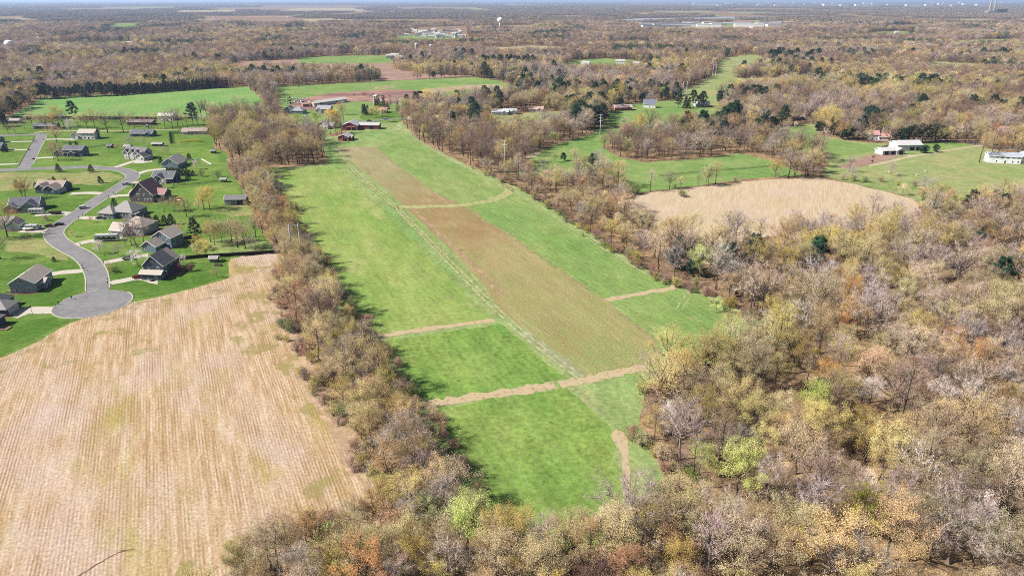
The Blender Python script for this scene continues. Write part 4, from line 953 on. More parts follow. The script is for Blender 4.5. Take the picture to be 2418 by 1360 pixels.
house('house', 'slate roofed dark house behind a parked white camper', HOU, 66, 494, 14, [(0, 1, 15, 10, 3.6, .62, 'x'), (3.6, -4.8, 8, 6, 3.2, .72, 'y'), (-5.5, -4.2, 7, 6, 2.9, .55, 'y')], (120, 122, 126), R_DK, garage=[(1, 'r', (-.2, .2))], doors=[(0, 'f', .36)])
house('house', 'blue-grey hip roofed house with a car in the drive', HOU, 290, 509, -10, [(2.5, 2, 14, 12, 3.4, .72, 'h'), (-4.5, -2.5, 9, 9, 3.1, .72, 'h')], BLUEG, R_GR, garage=[(1, 'f', (-.25,))], doors=[(1, 'f', .2)], porch=(10, -2.6, 4, 4))
house('house', 'grey house with tan hip roof behind leafless mauve trees', HOU, 322, 549, -14, [(1.5, 1.5, 13, 11, 4.6, .62, 'h'), (-5.0, -4.0, 7, 7, 3.2, .8, 'x')], (150, 150, 148), R_TAN, garage=[(1, 'l', (-.2, .2))], doors=[(0, 'f', -.1)])
house('house', 'tall blue-grey house with tan gable roof and fenced yard', HOU, 386, 583, -12, [(1, 3, 10, 9, 5.4, .62, 'y'), (-1.5, -4.6, 7.5, 6.5, 3.0, .66, 'y')], BLUEG, R_TAN, garage=[(1, 'l', (-.22, .22))], doors=[(0, 'l', -.2)])
house('house', 'navy steep-gabled house beside the red pickup truck', HOU, 379, 647, -5, [(0, 0, 9, 8, 5.6, .95, 'y'), (.4, -5.6, 9, 3.6, 3.0, .5, 'x'), (-.8, 6.3, 10, 5, 5.2, .75, 'y'), (-5.0, 1.4, 2.4, 5, 3.0, .5, 'y')], NAVY, R_TAN, garage=[(1, 'l', (0,)), (0, 'l', (-.3,))], doors=[(3, 'f', 0)], porch=(7.0, 2, 4, 4), porch_h=0)
house('house', 'grey siding ranch house with long tan gable roof', HOU, 78, 676, 8, [(0, 0, 9.5, 14.5, 4.2, .58, 'y'), (5.4, -1.0, 2.2, 5, 2.9, .4, 'x')], (140, 146, 154), R_TAN, doors=[(1, 'r', 0)], porch=(-6.3, -4, 2.6, 3), porch_h=0, dens=.5)
house('house', 'dark hip roofed house at the turning circle drive', HOU, 2, 738, 4, [(0, 0, 10, 8, 3.0, .6, 'h'), (-4, 5, 9, 7, 3.4, .8, 'h')], (78, 86, 100), R_GR, garage=[(0, 'r', (-.2, .2))])
house('house', 'dark house corner with timber deck below the hip roofed house', HOU, -14, 770, 0, [(-2, 0, 9, 6, 3.2, .6, 'h')], (72, 82, 98), R_GR, porch=(5, -2.2, 4.5, 3), porch_h=0)
house('house', 'slate grey house with dark shrub beside the side street', HOU, -8, 355, 0, [(0, 0, 13, 8, 3.4, .65, 'x'), (4.8, -3, 5, 5, 3.0, .7, 'y')], (120, 128, 134), R_DK)
house('house', 'small grey house by the first drive off the side street', HOU, -8, 337, 0, [(0, 0, 9, 8, 3.0, .6, 'x')], (120, 124, 130), R_DK)
house('house', 'white-gabled garage house beneath the big orange tree', HOU, 30, 538, 10, [(2.8, -2, 6, 7, 2.9, .8, 'y'), (-5, 2, 12, 8, 3.1, .6, 'x')], (200, 200, 200), R_GR, garage=[(0, 'f', (0,))])
house('pole_barn', 'grey pole barn with white door at the tree belt', 'barn', 560, 481, 4, [(0, 0, 11.6, 7, 3.6, .4, 'x')], (128, 130, 136), (150, 146, 146), metal=True, garage=[(0, 'f', (-.32,))], barn=[(0, 'f', .25)], windows=False)
house('house', 'low brown building with pale roof behind the side street', HOU, 36, 291, 0, [(0, 0, 12, 7, 3, .4, 'x')], (120, 84, 70), (206, 196, 184), metal=True)
house('house', 'long dark ranch house behind the leafless oaks', HOU, 112, 303, 0, [(0, 0, 20, 8, 3, .4, 'x')], (110, 108, 110), R_DK)
house('house', 'long low brown ranch house in the tree row', HOU, 335, 294, 0, [(0, 0, 24, 8, 3, .4, 'x')], (110, 96, 96), (120, 104, 104))
house('house', 'white house half hidden by tree row trunks', HOU, 396, 284, -4, [(0, 0, 15, 8, 4.6, .5, 'x')], (228, 226, 222), (210, 206, 204))
for lab, px, py, w, d, c in [('small black garden shed beyond the dark two-storey house', 261, 349, 3.4, 3, (66, 68, 74)), ('long dark log shed on the lawn below the navy ranch house', 374, 345, 8.5, 3.5, (84, 78, 80)), ('grey shed in front of the leafless tree', 304, 351, 5, 4, (130, 132, 140)), ('tiny brown shed at the tree belt by green lawn', 529, 430, 3.2, 3, (120, 106, 92)), ('blue-grey shed at the corner of stubble and lawn', 507, 618, 3.2, 3, (96, 106, 116)), ('low black pile shed by the evergreen screen', 505, 362, 3.2, 2.6, (60, 60, 64))]:
    house('shed', lab, 'shed', px, py, random.uniform(-8, 8), [(0, 0, w, d, 2.1, .45, 'x')], c, R_GR if 'black' not in lab else R_DK, windows=False, doors=[(0, 'f', .2)])
# farm
house('barn', 'large red barn with white metal roof and right wing', 'barn', 842, 305, -4, [(-4, 0, 14, 15, 4.4, .42, 'y'), (12, 3.5, 18, 8, 3.8, .42, 'x')], (150, 74, 78), (232, 226, 226), metal=True, barn=[(0, 'f', -.1), (0, 'f', .25), (1, 'f', .1)], windows=False)
house('barn', 'small red barn with white roof in the meadow', 'barn', 816, 331, -8, [(0, 0, 9, 10, 3.6, .42, 'y'), (4.4, 1.8, 3, 7, 2.6, .3, 'x')], (168, 84, 80), (228, 224, 222), metal=True, barn=[(0, 'f', .15)], windows=False)
house('house', 'white farmhouse with slate roof next to the red barn', HOU, 767, 303, -10, [(0, 0, 11, 12, 3.6, .62, 'y'), (6, 2, 6, 7, 3.0, .55, 'x')], (214, 214, 212), (150, 150, 156), doors=[(0, 'f', .3)], chimney=(1.5, 2, 8.5))
house('house', 'grey farmhouse behind the golden willow', HOU, 768, 266, -4, [(0, 0, 14, 10, 4.4, .6, 'x'), (-5, -4.5, 6, 5, 3.2, .7, 'y')], (190, 190, 186), (142, 142, 150), chimney=(4, 0, 9))
house('house', 'dark gabled farmhouse among the brown trees', HOU, 684, 268, -6, [(0, 0, 10, 9, 4, .7, 'y')], (96, 104, 110), (110, 112, 118))
house('house', 'grey hip roofed farmhouse with a white van in front', HOU, 706, 268, -6, [(0, 0, 13, 11, 3.4, .6, 'h')], (130, 134, 138), (138, 138, 142))
house('cattle_barn', 'long white-roofed cattle barn at the muddy yard', 'barn', 774, 246, 52, [(0, 0, 46, 12, 3.6, .25, 'x')], (190, 186, 182), (236, 232, 230), metal=True, windows=False, barn=[(0, 'f', -.3), (0, 'f', .2)])
house('barn', 'low red livestock shed beside the muddy yard', 'barn', 731, 251, 30, [(0, 0, 16, 7, 3, .3, 'x')], (150, 120, 112), (206, 170, 156), metal=True, windows=False)
for lab, px, py, w, wc, rc in [('white ranch house in the paddock behind the pines', 1180, 271, 17, (226, 226, 226), (176, 174, 178)), ('pale grey ranch house beside the white ranch house', 1204, 269, 14, (206, 206, 208), (160, 160, 166)), ('white gabled house under the golden trees', 1023, 286, 10, (226, 224, 220), (150, 150, 152)), ('tan bungalow at the farm road bend', 976, 289, 10, (196, 160, 132), (216, 200, 190)), ('tan brick bungalow near the pine grove', 1266, 264, 15, (196, 176, 160), (170, 140, 128)), ('red ranch house below the orange trees', 1470, 260, 19, (176, 74, 78), (170, 150, 148)), ('pale house behind the four tall pines', 1656, 251, 16, (196, 196, 196), (176, 172, 174)), ('dark red house in the thicket beyond the central wood', 1806, 292, 15, (132, 62, 66), (150, 140, 138)), ('small dark cabin at the pasture corner', 1882, 283, 11, (92, 66, 60), (140, 120, 112)), ('red cottage hidden in the far mixed wood', 2282, 274, 12, (176, 70, 66), (212, 200, 196)), ('small white house hidden in the far mixed wood', 2106, 272, 12, (220, 216, 214), (206, 196, 196)), ('brown cottage by the farm spruces', 905, 266, 9, (140, 90, 76), (150, 110, 100))]:
    house('house', lab, HOU, px, py, random.uniform(-12, 12), [(0, 0, w, 8.5, 3.2, .5, 'x'), (w * .25, -3.6, 5, 4, 3.0, .55, 'y')], wc, rc)
house('barn', 'white barn with dark gambrel-like roof on the green verge', 'barn', 1534, 254, -14, [(0, 0, 13, 9, 4.2, 1.0, 'x')], (226, 226, 224), (104, 108, 124), barn=[(0, 'l', 0)], dens=.5)
house('house', 'white farmhouse with red-brown roof beside the barns', HOU, 2070, 330, -6, [(-3.5, 0, 7, 8, 5.0, .6, 'x'), (4.5, -1, 10, 7, 3.4, .6, 'x')], (232, 228, 224), (176, 128, 128), chimney=(2, 1, 8.2))
house('barn', 'big white machine barn with white metal roof', 'barn', 2136, 353, 4, [(0, 0, 20, 12, 4.6, .42, 'x')], (206, 204, 204), (246, 244, 244), metal=True, windows=False, barn=[(0, 'f', .1), (0, 'f', .36)])
house('barn', 'low open-fronted white barn below the machine barn', 'barn', 2100, 363, 10, [(-3, 0, 13, 9, 3.2, .38, 'x'), (5.5, -1, 7, 9, 3.4, .45, 'y')], (196, 190, 186), (248, 246, 244), metal=True, windows=False, barn=[(0, 'f', -.25), (0, 'f', .2), (1, 'f', 0)])
house('house', 'long white two-storey house with grey roof past the pasture', HOU, 2376, 384, -14, [(-3, 0, 21, 8, 5.2, .5, 'x'), (11.5, 2, 8, 9, 5.0, .6, 'y')], (236, 238, 240), (150, 154, 164), doors=[(0, 'f', .02)])
house('house', 'red brick two-storey house by the country road', HOU, 2372, 322, -20, [(0, 0, 13, 9, 5.2, .6, 'x'), (7.5, -1, 6, 6, 3.0, .5, 'x')], (186, 116, 116), (196, 150, 150))
b = thing('hunting_blind', 'weathered plywood hunting blind on stilts at the wood edge', 'hunting blind', G(1735, 700), math.radians(20))
m = MB(); m.box(0, 0, 1.2, 2.0, 2.0, 1.9); m.build('cabin', M_wood, b)
m = MB(); m.prism([(-1.25, 3.11), (1.25, 3.45), (1.25, 3.57), (-1.25, 3.23)], 'y', -1.25, 1.25); m.build('roof', plain('tin', A(206, 200, 190), .6), b)
m = MB(); m.box(0, -1.02, 2.1, 1.2, .06, .5); m.build('window', M_dark, b)
for sx in (-.85, .85):
    for sy in (-.85, .85): m = MB(); m.box(sx, sy, 0, .12, .12, 1.2); m.build('leg', M_wood, b)
# silos, towers, far buildings
def silo(px, py, h, lab, r=2.6):
    t = thing('silo', lab, 'silo', G(px, py)); m = MB(); m.lathe([(r, 0), (r, h)], 18); m.build('cylinder_wall', M_conc, t)
    m = MB(); m.lathe([(r + .05, h), (r * .85, h + r * .45), (r * .45, h + r * .8), (.02, h + r * .92)], 18); m.build('dome', M_white, t)
silo(984, 134, 24, 'tall concrete silo at the far farm', 3); silo(1018, 131, 20, 'shorter concrete silo at the far farm', 2.6)
silo(885, 249, 10, 'slim white silo by the farm spruces', 1.3); silo(890, 249, 10.5, 'slim white silo by the farm spruces', 1.3)
for o in [o for o in bpy.data.objects if o.get('label') == 'slim white silo by the farm spruces']: o['group'] = 'pair of slim silos by the farm'
t = thing('water_tower', 'white domed water tank above the far brown wood', 'water tower', G(26, 122)); m = MB(); m.lathe([(7.5, 0), (7.5, 14)], 24); m.build('tank_wall', M_white, t)
m = MB(); m.lathe([(8.6, 13.5), (9.8, 16), (9.4, 19), (7.4, 22.2), (4.2, 24.0), (.03, 24.6)], 24); m.build('dome', M_white, t)
t = thing('water_tower', 'slender white water tower with bulb above the town', 'water tower', G(1181, 74)); m = MB(); m.lathe([(7, 0), (4.2, 6), (3.4, 26), (5, 31)], 18); m.build('column', M_white, t)
m = MB(); m.lathe([(5, 31), (9, 34), (10.4, 38), (9.4, 43), (6, 46.5), (.03, 48)], 18); m.build('tank', M_white, t)
t = thing('power_station', 'power station with two tall chimneys on the horizon', 'power station', G(2345, 35)); m = MB(); m.box(50, 0, 0, 84, 50, 38); m.build('boiler_house', plain('dark_plant', A(96, 92, 100)), t)
m = MB(); m.box(-30, -10, 0, 70, 50, 28); m.build('turbine_hall', plain('plant_wall', A(190, 180, 176)), t)
for x in (-26, 10): m = MB(); m.tube((x, 20, 0), (x, 20, 118), 6, 4.5, 14); m.build('chimney', M_conc, t)
fb = random.Random(3)
def farbox(name, lab, cat_, px, py, w, d, h, col, grp, rot=0, pitch=.35):
    q = G(px, py); t = thing(name, lab, cat_, (q.x, q.y, 0), rot, grp); m = MB(); f = MB()
    m.prism([(-d / 2, 0), (d / 2, 0), (d / 2, h), (0, h + pitch * d / 2), (-d / 2, h)], 'x', -w / 2, w / 2); m.build('wall', wall_m(col), t)
    r_ = MB(); gable_roof(r_, f, 0, 0, w, d, h, pitch, 'x', .4); r_.build('roof', roof_m((224, 222, 220) if fb.random() < .6 else R_GR, True), t)
    for k in range(3): put('window', WINW, t, ((k - 1) * w * .28, -d / 2 - .03, 1.6))
    FOOT.append((q.x, q.y, w / 2 + 2))
for i in range(58):
    x = fb.uniform(955, 1098); y = 72 + 18 * fb.random()
    farbox('town_house', 'small pale house in the distant town below the lake', 'house', x, y, fb.uniform(12, 20), 8, fb.uniform(3.5, 6), fb.choice([(232, 230, 226), (216, 212, 206), (190, 186, 182)]), 'houses of the distant town', fb.uniform(-.6, .6), .6)
for i in range(34):
    x = fb.choice([fb.uniform(1510, 1680), fb.uniform(1510, 1850)]); farbox('warehouse', 'long white warehouse at the works by the lake', 'warehouse', x, 58 + 7 * fb.random(), fb.uniform(50, 130), 30, fb.uniform(7, 11), (232, 232, 232), 'warehouses by the lake', fb.uniform(-.15, .15), .15)
for i in range(10): farbox('warehouse', 'low pale industrial shed near the slender water tower', 'warehouse', fb.uniform(1195, 1390), 66 + 6 * fb.random(), fb.uniform(30, 80), 22, 7, (224, 222, 220), 'sheds near the water tower', fb.uniform(-.2, .2), .15)
for i in range(46): farbox('city_building', 'tiny bright building of the city on the horizon', 'building', fb.uniform(1640, 2418), 9 + 9 * fb.random() ** 1.3, fb.uniform(90, 320), 60, fb.uniform(30, 46), (206, 206, 210), 'city buildings on the horizon', 0, .05)
for i in range(26): farbox('country_house', 'small pale house scattered in the distant woods', 'house', *fb.choice([(fb.uniform(80, 340), 100 + 8 * fb.random()), (fb.uniform(900, 1150), 134 + 12 * fb.random()), (fb.uniform(300, 900), 40 + 36 * fb.random()), (fb.uniform(1700, 2200), 58 + 30 * fb.random()), (fb.uniform(1150, 1560), 150 + 12 * fb.random())]), fb.uniform(12, 20), 9, 5, (222, 218, 212), 'country houses in the distant woods', fb.uniform(-.5, .5), .6)
farbox('red_barn', 'distant red barn above the orange far wood', 'barn', 2255, 112, 26, 12, 7, (170, 62, 70), None, -.2, .6)
t = thing('crane', 'slender leaning crane boom over the far wood', 'crane', G(733, 70)); m = MB(); m.box(0, 0, 0, 6, 5, 3); m.build('base', M_dark, t); m = MB(); m.tube((0, 0, 3), (9, 0, 48), .9, .5, 6); m.build('boom', M_conc, t)

# ------------------------------------------------------------------ poles, fences, letter boxes
M_pole = plain('galvanised_pole', A(214, 218, 222, 1.8), .6, .1, 2, .3)
def monopole(px, py, h, lab):
    t = thing('power_pole', lab, 'power pole', G(px, py)); m = MB(); m.tube((0, 0, 0), (0, 0, h), .45, .34, 10); m.build('pole', M_pole, t)
    for z, w in ((h - .5, 3.4), (h - 3.2, 4.2), (h - 5.6, 3.4)):
        m = MB(); m.box(0, 0, z, w, .16, .18); a = m.build('crossarm', M_pole, t, rz=math.radians(-30)); 
        for s in (-1, 1): m = MB(); m.tube((s * w / 2, 0, z - .6), (s * w / 2, 0, z), .1, .1, 6); m.build('insulator', M_dark, a)
monopole(1417, 318, 17.5, 'white power pole with three arms beside the pine grove'); monopole(1192, 407, 22, 'white power pole with arms in the hedge by the green strip')
def hframe(px, py, h, lab, rot, gap=4.6, grp=None):
    t = thing('power_pylon', lab, 'pylon', G(px, py), math.radians(rot), grp)
    for s in (-1, 1): m = MB(); m.tube((s * gap / 2, 0, 0), (s * gap / 2, 0, h), .4, .3, 8); m.build('pole', M_pole, t)
    m = MB(); m.box(0, .22, h - .9, gap + 1.2, .16, .28); a = m.build('crossarm', M_pole, t)
    for s in (-1, 0, 1): m = MB(); m.tube((s * gap / 2.2, .22, h - 2.0), (s * gap / 2.2, .22, h - .92), .1, .1, 6); m.build('insulator', M_dark, a)
    m = MB(); m.tube((-gap / 2, -.25, h * .62), (gap / 2, -.25, h * .42), .1, .1, 6); m.build('brace', M_pole, t)
hframe(705, 627, 19.5, 'two-legged power pylon rising from the hedgerow', 25, 3.9)
hframe(1616, 226, 17, 'two-legged power pylon in the clearing by the four pines', 0); hframe(1686, 180, 17, 'two-legged power pylon in the far clearing bend', 0); hframe(1742, 162, 17, 'two-legged power pylon beyond the far clearing', 0)
def run(px): return [G(*p) for p in px]
def fence(name, lab, pts, h, mat, panel=2.4, kind='picket', cat_='fence'):
    P_ = run(pts); t = thing(name, lab, cat_, P_[0])
    o = P_[0]; first = True
    for a, b_ in zip(P_[:-1], P_[1:]):
        n = max(1, round((b_ - a).length / panel)); d = (b_ - a) / n; ang = math.atan2(d.y, d.x)
        for k in range(n):
            p = a + d * k - o
            m = MB(); m.box(0, 0, 0, .12, .12, h + .1); m.build('post', mat, t, p, ang)
            L = d.length - .13
            if kind == 'panel': m = MB(); m.box(L / 2 + .065, 0, .08, L, .05, h - .1); m.build('panel', mat, t, p, ang)
            else:
                for z in (.35, .95) if h < 1.4 else (.3, .8, 1.3): m = MB(); m.box(L / 2 + .065, 0, z, L, .06, .22); m.build('rail', mat, t, p, ang)
    return t
fence('picket_fence', 'white rail fence round the yard of the blue-grey gabled house', [(443, 382), (476, 378), (500, 391), (474, 394)], 1.25, M_white)
M_blk = plain('dark_fence_board', A(72, 60, 54), .95, .25, 1.5, .1)
fence('board_fence', 'dark board fence between back gardens and corn stubble', [(412, 616), (470, 610), (540, 606), (600, 602), (660, 598)], 1.8, M_blk, kind='panel')
fence('board_fence', 'dark board fence behind the tall blue-grey house', [(410, 572), (440, 566), (470, 560)], 1.8, M_blk, kind='panel')
fence('wire_fence', 'thin wire garden fence across the lawns', [(410, 440), (470, 436), (525, 429)], 1.1, M_wood, panel=4)
fence('wire_fence', 'thin pale fence behind the dark two-storey house', [(208, 350), (260, 344), (300, 347)], 1.1, M_wood, panel=4)
fence('wire_fence', 'wire fence across the green pasture', [(1555, 418), (1650, 408), (1760, 400), (1880, 388)], 1.1, M_wood, panel=6)
fence('yard_fence', 'white wall round the yard of the machine barn', [(2076, 355), (2082, 349), (2110, 343)], 1.2, M_conc, kind='panel')
M_hedge = leaf_mat('hedge_leaves', L_(52, 66, 46), L_(40, 52, 36), .05, .1); M_fors = leaf_mat('forsythia', L_(186, 176, 70), L_(160, 150, 60), .2, .1)
def hedge(lab, pts, w, h, mt):
    P_ = run(pts); r = np.random.default_rng(int(pts[0][0])); Vs = []
    for a, b_ in zip(P_[:-1], P_[1:]):
        n = int((b_ - a).length * 150); u = r.random((n, 1)); c = np.array(a)[None] * (1 - u) + np.array(b_)[None] * u + r.uniform(-1, 1, (n, 3)) * np.array([w / 2, w / 2, 0]); c[:, 2] = r.uniform(.05, h, n)
        e = r.normal(0, .16, (n, 2, 3)); Vs.append(np.stack([c, c + e[:, 0], c + e[:, 1]], 1).reshape(-1, 3))
    V = np.concatenate(Vs); o0 = np.array(P_[0]); me_ = tris_mesh('hedge', V - o0, np.arange(len(V)).reshape(-1, 3), [mt]); o = put('hedge', me_, None, P_[0]); tag(o, lab, 'hedge'); return o
hedge('clipped dark evergreen hedge in an L before the tan ranch house', [(405, 340), (402, 317), (440, 315)], 1.6, 2.4, M_hedge)
hedge('low olive flowering hedge on the lawn before the tan ranch house', [(424, 337), (450, 335), (480, 335)], 2.2, 1.9, M_fors)
def mailbox(px, py):
    t = thing('mailbox', 'dark mailbox on a post at a suburb driveway', 'mailbox', G(px, py), 0, 'mailboxes along the suburb street')
    m = MB(); m.box(0, 0, 0, .14, .14, 1.1); m.build('post', M_blk, t); m = MB(); m.prism([(-.16, 1.1), (.16, 1.1), (.16, 1.32), (.08, 1.42), (-.08, 1.42), (-.16, 1.32)], 'y', -.32, .32); m.build('box', M_dark, t)
for p in [(282, 397), (325, 412), (269, 459), (257, 467), (196, 511), (186, 518), (175, 500), (190, 580), (245, 624), (195, 633), (199, 639), (255, 672), (256, 664), (170, 707), (139, 720), (117, 545), (40, 387), (79, 331)]: mailbox(*p)
t = thing('street_lamp', 'dark lamp post on the turning circle drive', 'lamp post', G(77, 742)); m = MB(); m.tube((0, 0, 0), (0, 0, 3), .08, .06, 8); m.build('post', M_blk, t); m = MB(); m.lathe([(.1, 3.0), (.26, 3.15), (.22, 3.5), (.02, 3.65)], 10); m.build('lantern', M_dark, t)

# ------------------------------------------------------------------ vehicles
def paint(c): return plain('car_paint', A(*c), .3, .02, 1, .5)
M_tyre = plain('tyre_rubber', (.02, .02, .02, 1), .9, .1, 4, .1); M_rim = plain('rim', A(170, 170, 174), .4, .05, 2, .5); M_lamp = plain('headlamp', A(230, 230, 225), .2, .02, 1, .5)
def wheels(t, xs, w, r=.36):
    for x in xs:
        for s in (-1, 1):
            m = MB(); m.tube((x, s * (w / 2 - .2), r), (x, s * (w / 2 + .02), r), r, r, 14); o = m.build('wheel', M_tyre, t); m = MB(); m.tube((x, s * (w / 2 + .02), r), (x, s * (w / 2 + .04), r), r * .55, r * .5, 10); m.build('rim', M_rim, o)
def car(kind, lab, px, py, rot, col, name='parked_car', cat_='car'):
    t = thing(name, lab, cat_, G(px, py) + Vector((0, 0, .1)), math.radians(rot)); P_ = paint(col)
    b = MB(); g = MB(); w = 1.85
    if kind == 'pickup':
        b.prism([(-2.8, .45), (2.8, .45), (2.8, .95), (1.9, 1.1), (1.2, 1.15), (.8, 1.82), (-.55, 1.85), (-.7, 1.12), (-2.8, 1.12)], 'y', -w / 2, w / 2); g.prism([(1.08, 1.2), (.74, 1.74), (-.5, 1.76), (-.6, 1.2)], 'y', -w / 2 - .015, w / 2 + .015)
        bed = MB(); bed.box(-1.75, 0, 1.122, 1.9, w - .3, .02); bed.build('bed', M_dark, t); xs = (-1.75, 1.75); L = 2.8
    elif kind == 'suv':
        b.prism([(-2.35, .42), (2.35, .42), (2.38, .9), (1.4, 1.08), (.75, 1.72), (-1.9, 1.76), (-2.3, 1.1)], 'y', -w / 2, w / 2); g.prism([(1.2, 1.12), (.7, 1.62), (-1.8, 1.66), (-2.1, 1.14)], 'y', -w / 2 - .015, w / 2 + .015); xs = (-1.45, 1.45); L = 2.36
    else:
        b.prism([(-2.3, .38), (2.3, .38), (2.3, .74), (1.15, .95), (.45, 1.4), (-1.0, 1.42), (-1.7, 1.0), (-2.3, .92)], 'y', -w / 2, w / 2); g.prism([(.95, .98), (.4, 1.33), (-.95, 1.35), (-1.5, 1.0)], 'y', -w / 2 - .015, w / 2 + .015); xs = (-1.4, 1.4); L = 2.31
    b.build('body', P_, t); g.build('side_window', M_glass, t)
    ws = MB()
    if kind == 'pickup': ws.poly([(1.19, -w * .42, 1.17), (1.19, w * .42, 1.17), (.83, w * .38, 1.78), (.83, -w * .38, 1.78)], [(0, 1, 2, 3)])
    elif kind == 'suv': ws.poly([(1.39, -w * .42, 1.10), (1.39, w * .42, 1.10), (.79, w * .38, 1.70), (.79, -w * .38, 1.70)], [(0, 1, 2, 3)])
    else: ws.poly([(1.14, -w * .42, .97), (1.14, w * .42, .97), (.49, w * .38, 1.40), (.49, -w * .38, 1.40)], [(0, 1, 2, 3)])
    ws.build('windscreen', M_glass, t)
    for s in (-1, 1): m = MB(); m.box(L, s * .62, .62, .05, .34, .16); m.build('headlight', M_lamp, t)
    wheels(t, xs, w); return t
car('pickup', 'silver pickup truck with dark load parked on the road bend', 299, 437, 35, (224, 224, 226), 'pickup_truck', 'pickup'); car('suv', 'white car parked on the suburb street', 198, 493, 28, (246, 246, 246)); car('sedan', 'black car parked where the street bends', 140, 532, 28, (44, 46, 52))
car('sedan', 'dark grey sedan in the hip roofed house drive', 238, 517, 4, (88, 92, 98)); car('pickup', 'bright red pickup truck in front of the navy house', 331, 657, 12, (206, 34, 58), 'pickup_truck', 'pickup'); car('sedan', 'dark sedan parked next to the red pickup', 355, 661, -35, (96, 100, 108))
car('sedan', 'black car on the drive under the pale blossom tree', 304, 613, 8, (36, 38, 44)); car('suv', 'silver van on the farm road by the golden trees', 911, 283, 4, (214, 216, 220)); car('sedan', 'black car on the farm road', 872, 287, 4, (40, 40, 44)); car('suv', 'white van in front of the grey hip roofed farmhouse', 722, 275, -60, (240, 240, 240)); car('sedan', 'dark car at the edge of the farm road drive', 842, 289, 4, (50, 50, 54))
car('suv', 'white car among the trailers under the orange tree', 92, 541, 5, (236, 236, 236)); car('sedan', 'red car at the hip roofed farmhouse', 118, 536, 8, (120, 70, 66))
car('suv', 'white car beside the low brown ranch house', 350, 300, 0, (238, 238, 238))
def box_vehicle(name, lab, cat_, px, py, rot, L, W, H, col, stripe, motor):
    t = thing(name, lab, cat_, G(px, py) + Vector((0, 0, .1)), math.radians(rot)); b = MB()
    b.prism([(-L / 2, .5), (L / 2 - .2, .5), (L / 2, .9), (L / 2 - .15, H * .62), (L / 2 - .5, H), (-L / 2 + .1, H), (-L / 2, H - .2)], 'y', -W / 2, W / 2); b.build('body', paint(col), t)
    s = MB(); s.box(0, 0, .95, L * .86, W + .02, H * .32); s.build('stripe', paint(stripe), t)
    for k in range(4):
        for sd in (-1, 1): m = MB(); m.box(-L * .36 + k * L * .22, sd * (W / 2 + .012), H * .58, L * .1, .03, .6); m.build('window', M_glass, t)
    m = MB(); m.box(-L * .1, 0, H + .002, .9, .8, .28); m.build('roof_vent', M_white, t)
    if motor: m = MB(); m.box(L / 2 - .1, 0, 1.5, .1, W * .84, .9); m.build('windscreen', M_glass, t)
    wheels(t, (-L * .22, L * .34) if motor else (-.45, .45), W, .42)
box_vehicle('motorhome', 'white motorhome with black side swirls on the drive', 'motorhome', 254, 569, 186, 11, 2.5, 3.4, (236, 236, 236), (52, 52, 58), True)
box_vehicle('camper_trailer', 'white camper trailer beside the slate roofed house', 'camper', 88, 505, 4, 8, 2.4, 2.9, (240, 240, 240), (196, 196, 200), False)
box_vehicle('camper_trailer', 'white camper trailer under the orange tree', 'camper', 78, 543, 4, 6.4, 2.3, 2.7, (238, 238, 238), (160, 160, 166), False)
t = thing('utility_trailer', 'black covered trailer behind the white camper', 'trailer', G(131, 506) + Vector((0, 0, .1)), math.radians(2)); m = MB(); m.box(0, 0, .5, 6.4, 2.1, .25); m.build('bed', M_dark, t); m = MB(); m.prism([(-1.0, .76), (1.0, .76), (.85, 1.6), (-.85, 1.6)], 'x', -3, 3); m.build('cover', M_blk, t); m = MB(); m.box(3.9, 0, .5, 1.5, .12, .12); m.build('hitch', M_blk, t); wheels(t, (-.45, .45), 2.1)
t = thing('boat_trailer', 'small white boat on a trailer under the orange tree', 'boat', G(67, 545) + Vector((0, 0, .1)), math.radians(5)); m = MB(); m.poly([(-2.4, -.9, 1.3), (1.2, -.9, 1.3), (2.9, 0, 1.45), (1.2, .9, 1.3), (-2.4, .9, 1.3), (-2.2, -.5, .6), (1.0, -.4, .6), (2.2, 0, .8), (1.0, .4, .6), (-2.2, .5, .6)], [(0, 1, 6, 5), (1, 2, 7, 6), (2, 3, 8, 7), (3, 4, 9, 8), (4, 0, 5, 9), (0, 4, 3, 2, 1), (5, 6, 7, 8, 9)]); m.build('hull', M_white, t); m = MB(); m.box(0, 0, .4, 4.6, .1, .12); m.build('frame', M_blk, t); wheels(t, (-.6,), 1.7, .3)

# ------------------------------------------------------------------ cattle and farm clutter
def cow_mesh():
    segs = [((-.85, 0, 1.05), (-.3, 0, 1.0), .36, .40), ((-.3, 0, 1.0), (.45, 0, 1.02), .42, .40), ((.45, 0, 1.02), (.8, 0, 1.15), .38, .24), ((.8, 0, 1.15), (1.15, 0, 1.3), .22, .16), ((1.1, 0, 1.32), (1.5, 0, 1.12), .18, .09)]
    for x in (-.7, .55):
        for y in (-.2, .2): segs.append(((x, y, .95), (x + .03, y, .5), .15, .08)); segs.append(((x + .03, y, .5), (x, y, 0), .075, .06))
    segs.append(((-.88, 0, 1.2), (-1.0, 0, .55), .035, .03))
    for y in (-1, 1): segs.append(((1.12, y * .1, 1.42), (1.1, y * .28, 1.42), .06, .03))
    V, F = tube_tris([(np.array(a), np.array(b), r, q) for a, b, r, q in segs], 7); return tris_mesh('cow', V, F, [plain('black_hide', (.018, .015, .014, 1), .8, .2, 3, .1)])
COW = cow_mesh(); cr = random.Random(8)
COWS = [(cr.gauss(850, 18), cr.uniform(222, 228)) for _ in range(9)] + [(cr.gauss(880, 10), cr.uniform(226, 232)) for _ in range(7)] + [(cr.gauss(912, 8), cr.uniform(228, 233)) for _ in range(7)] + [(cr.gauss(990, 10), cr.uniform(218, 224)) for _ in range(9)]
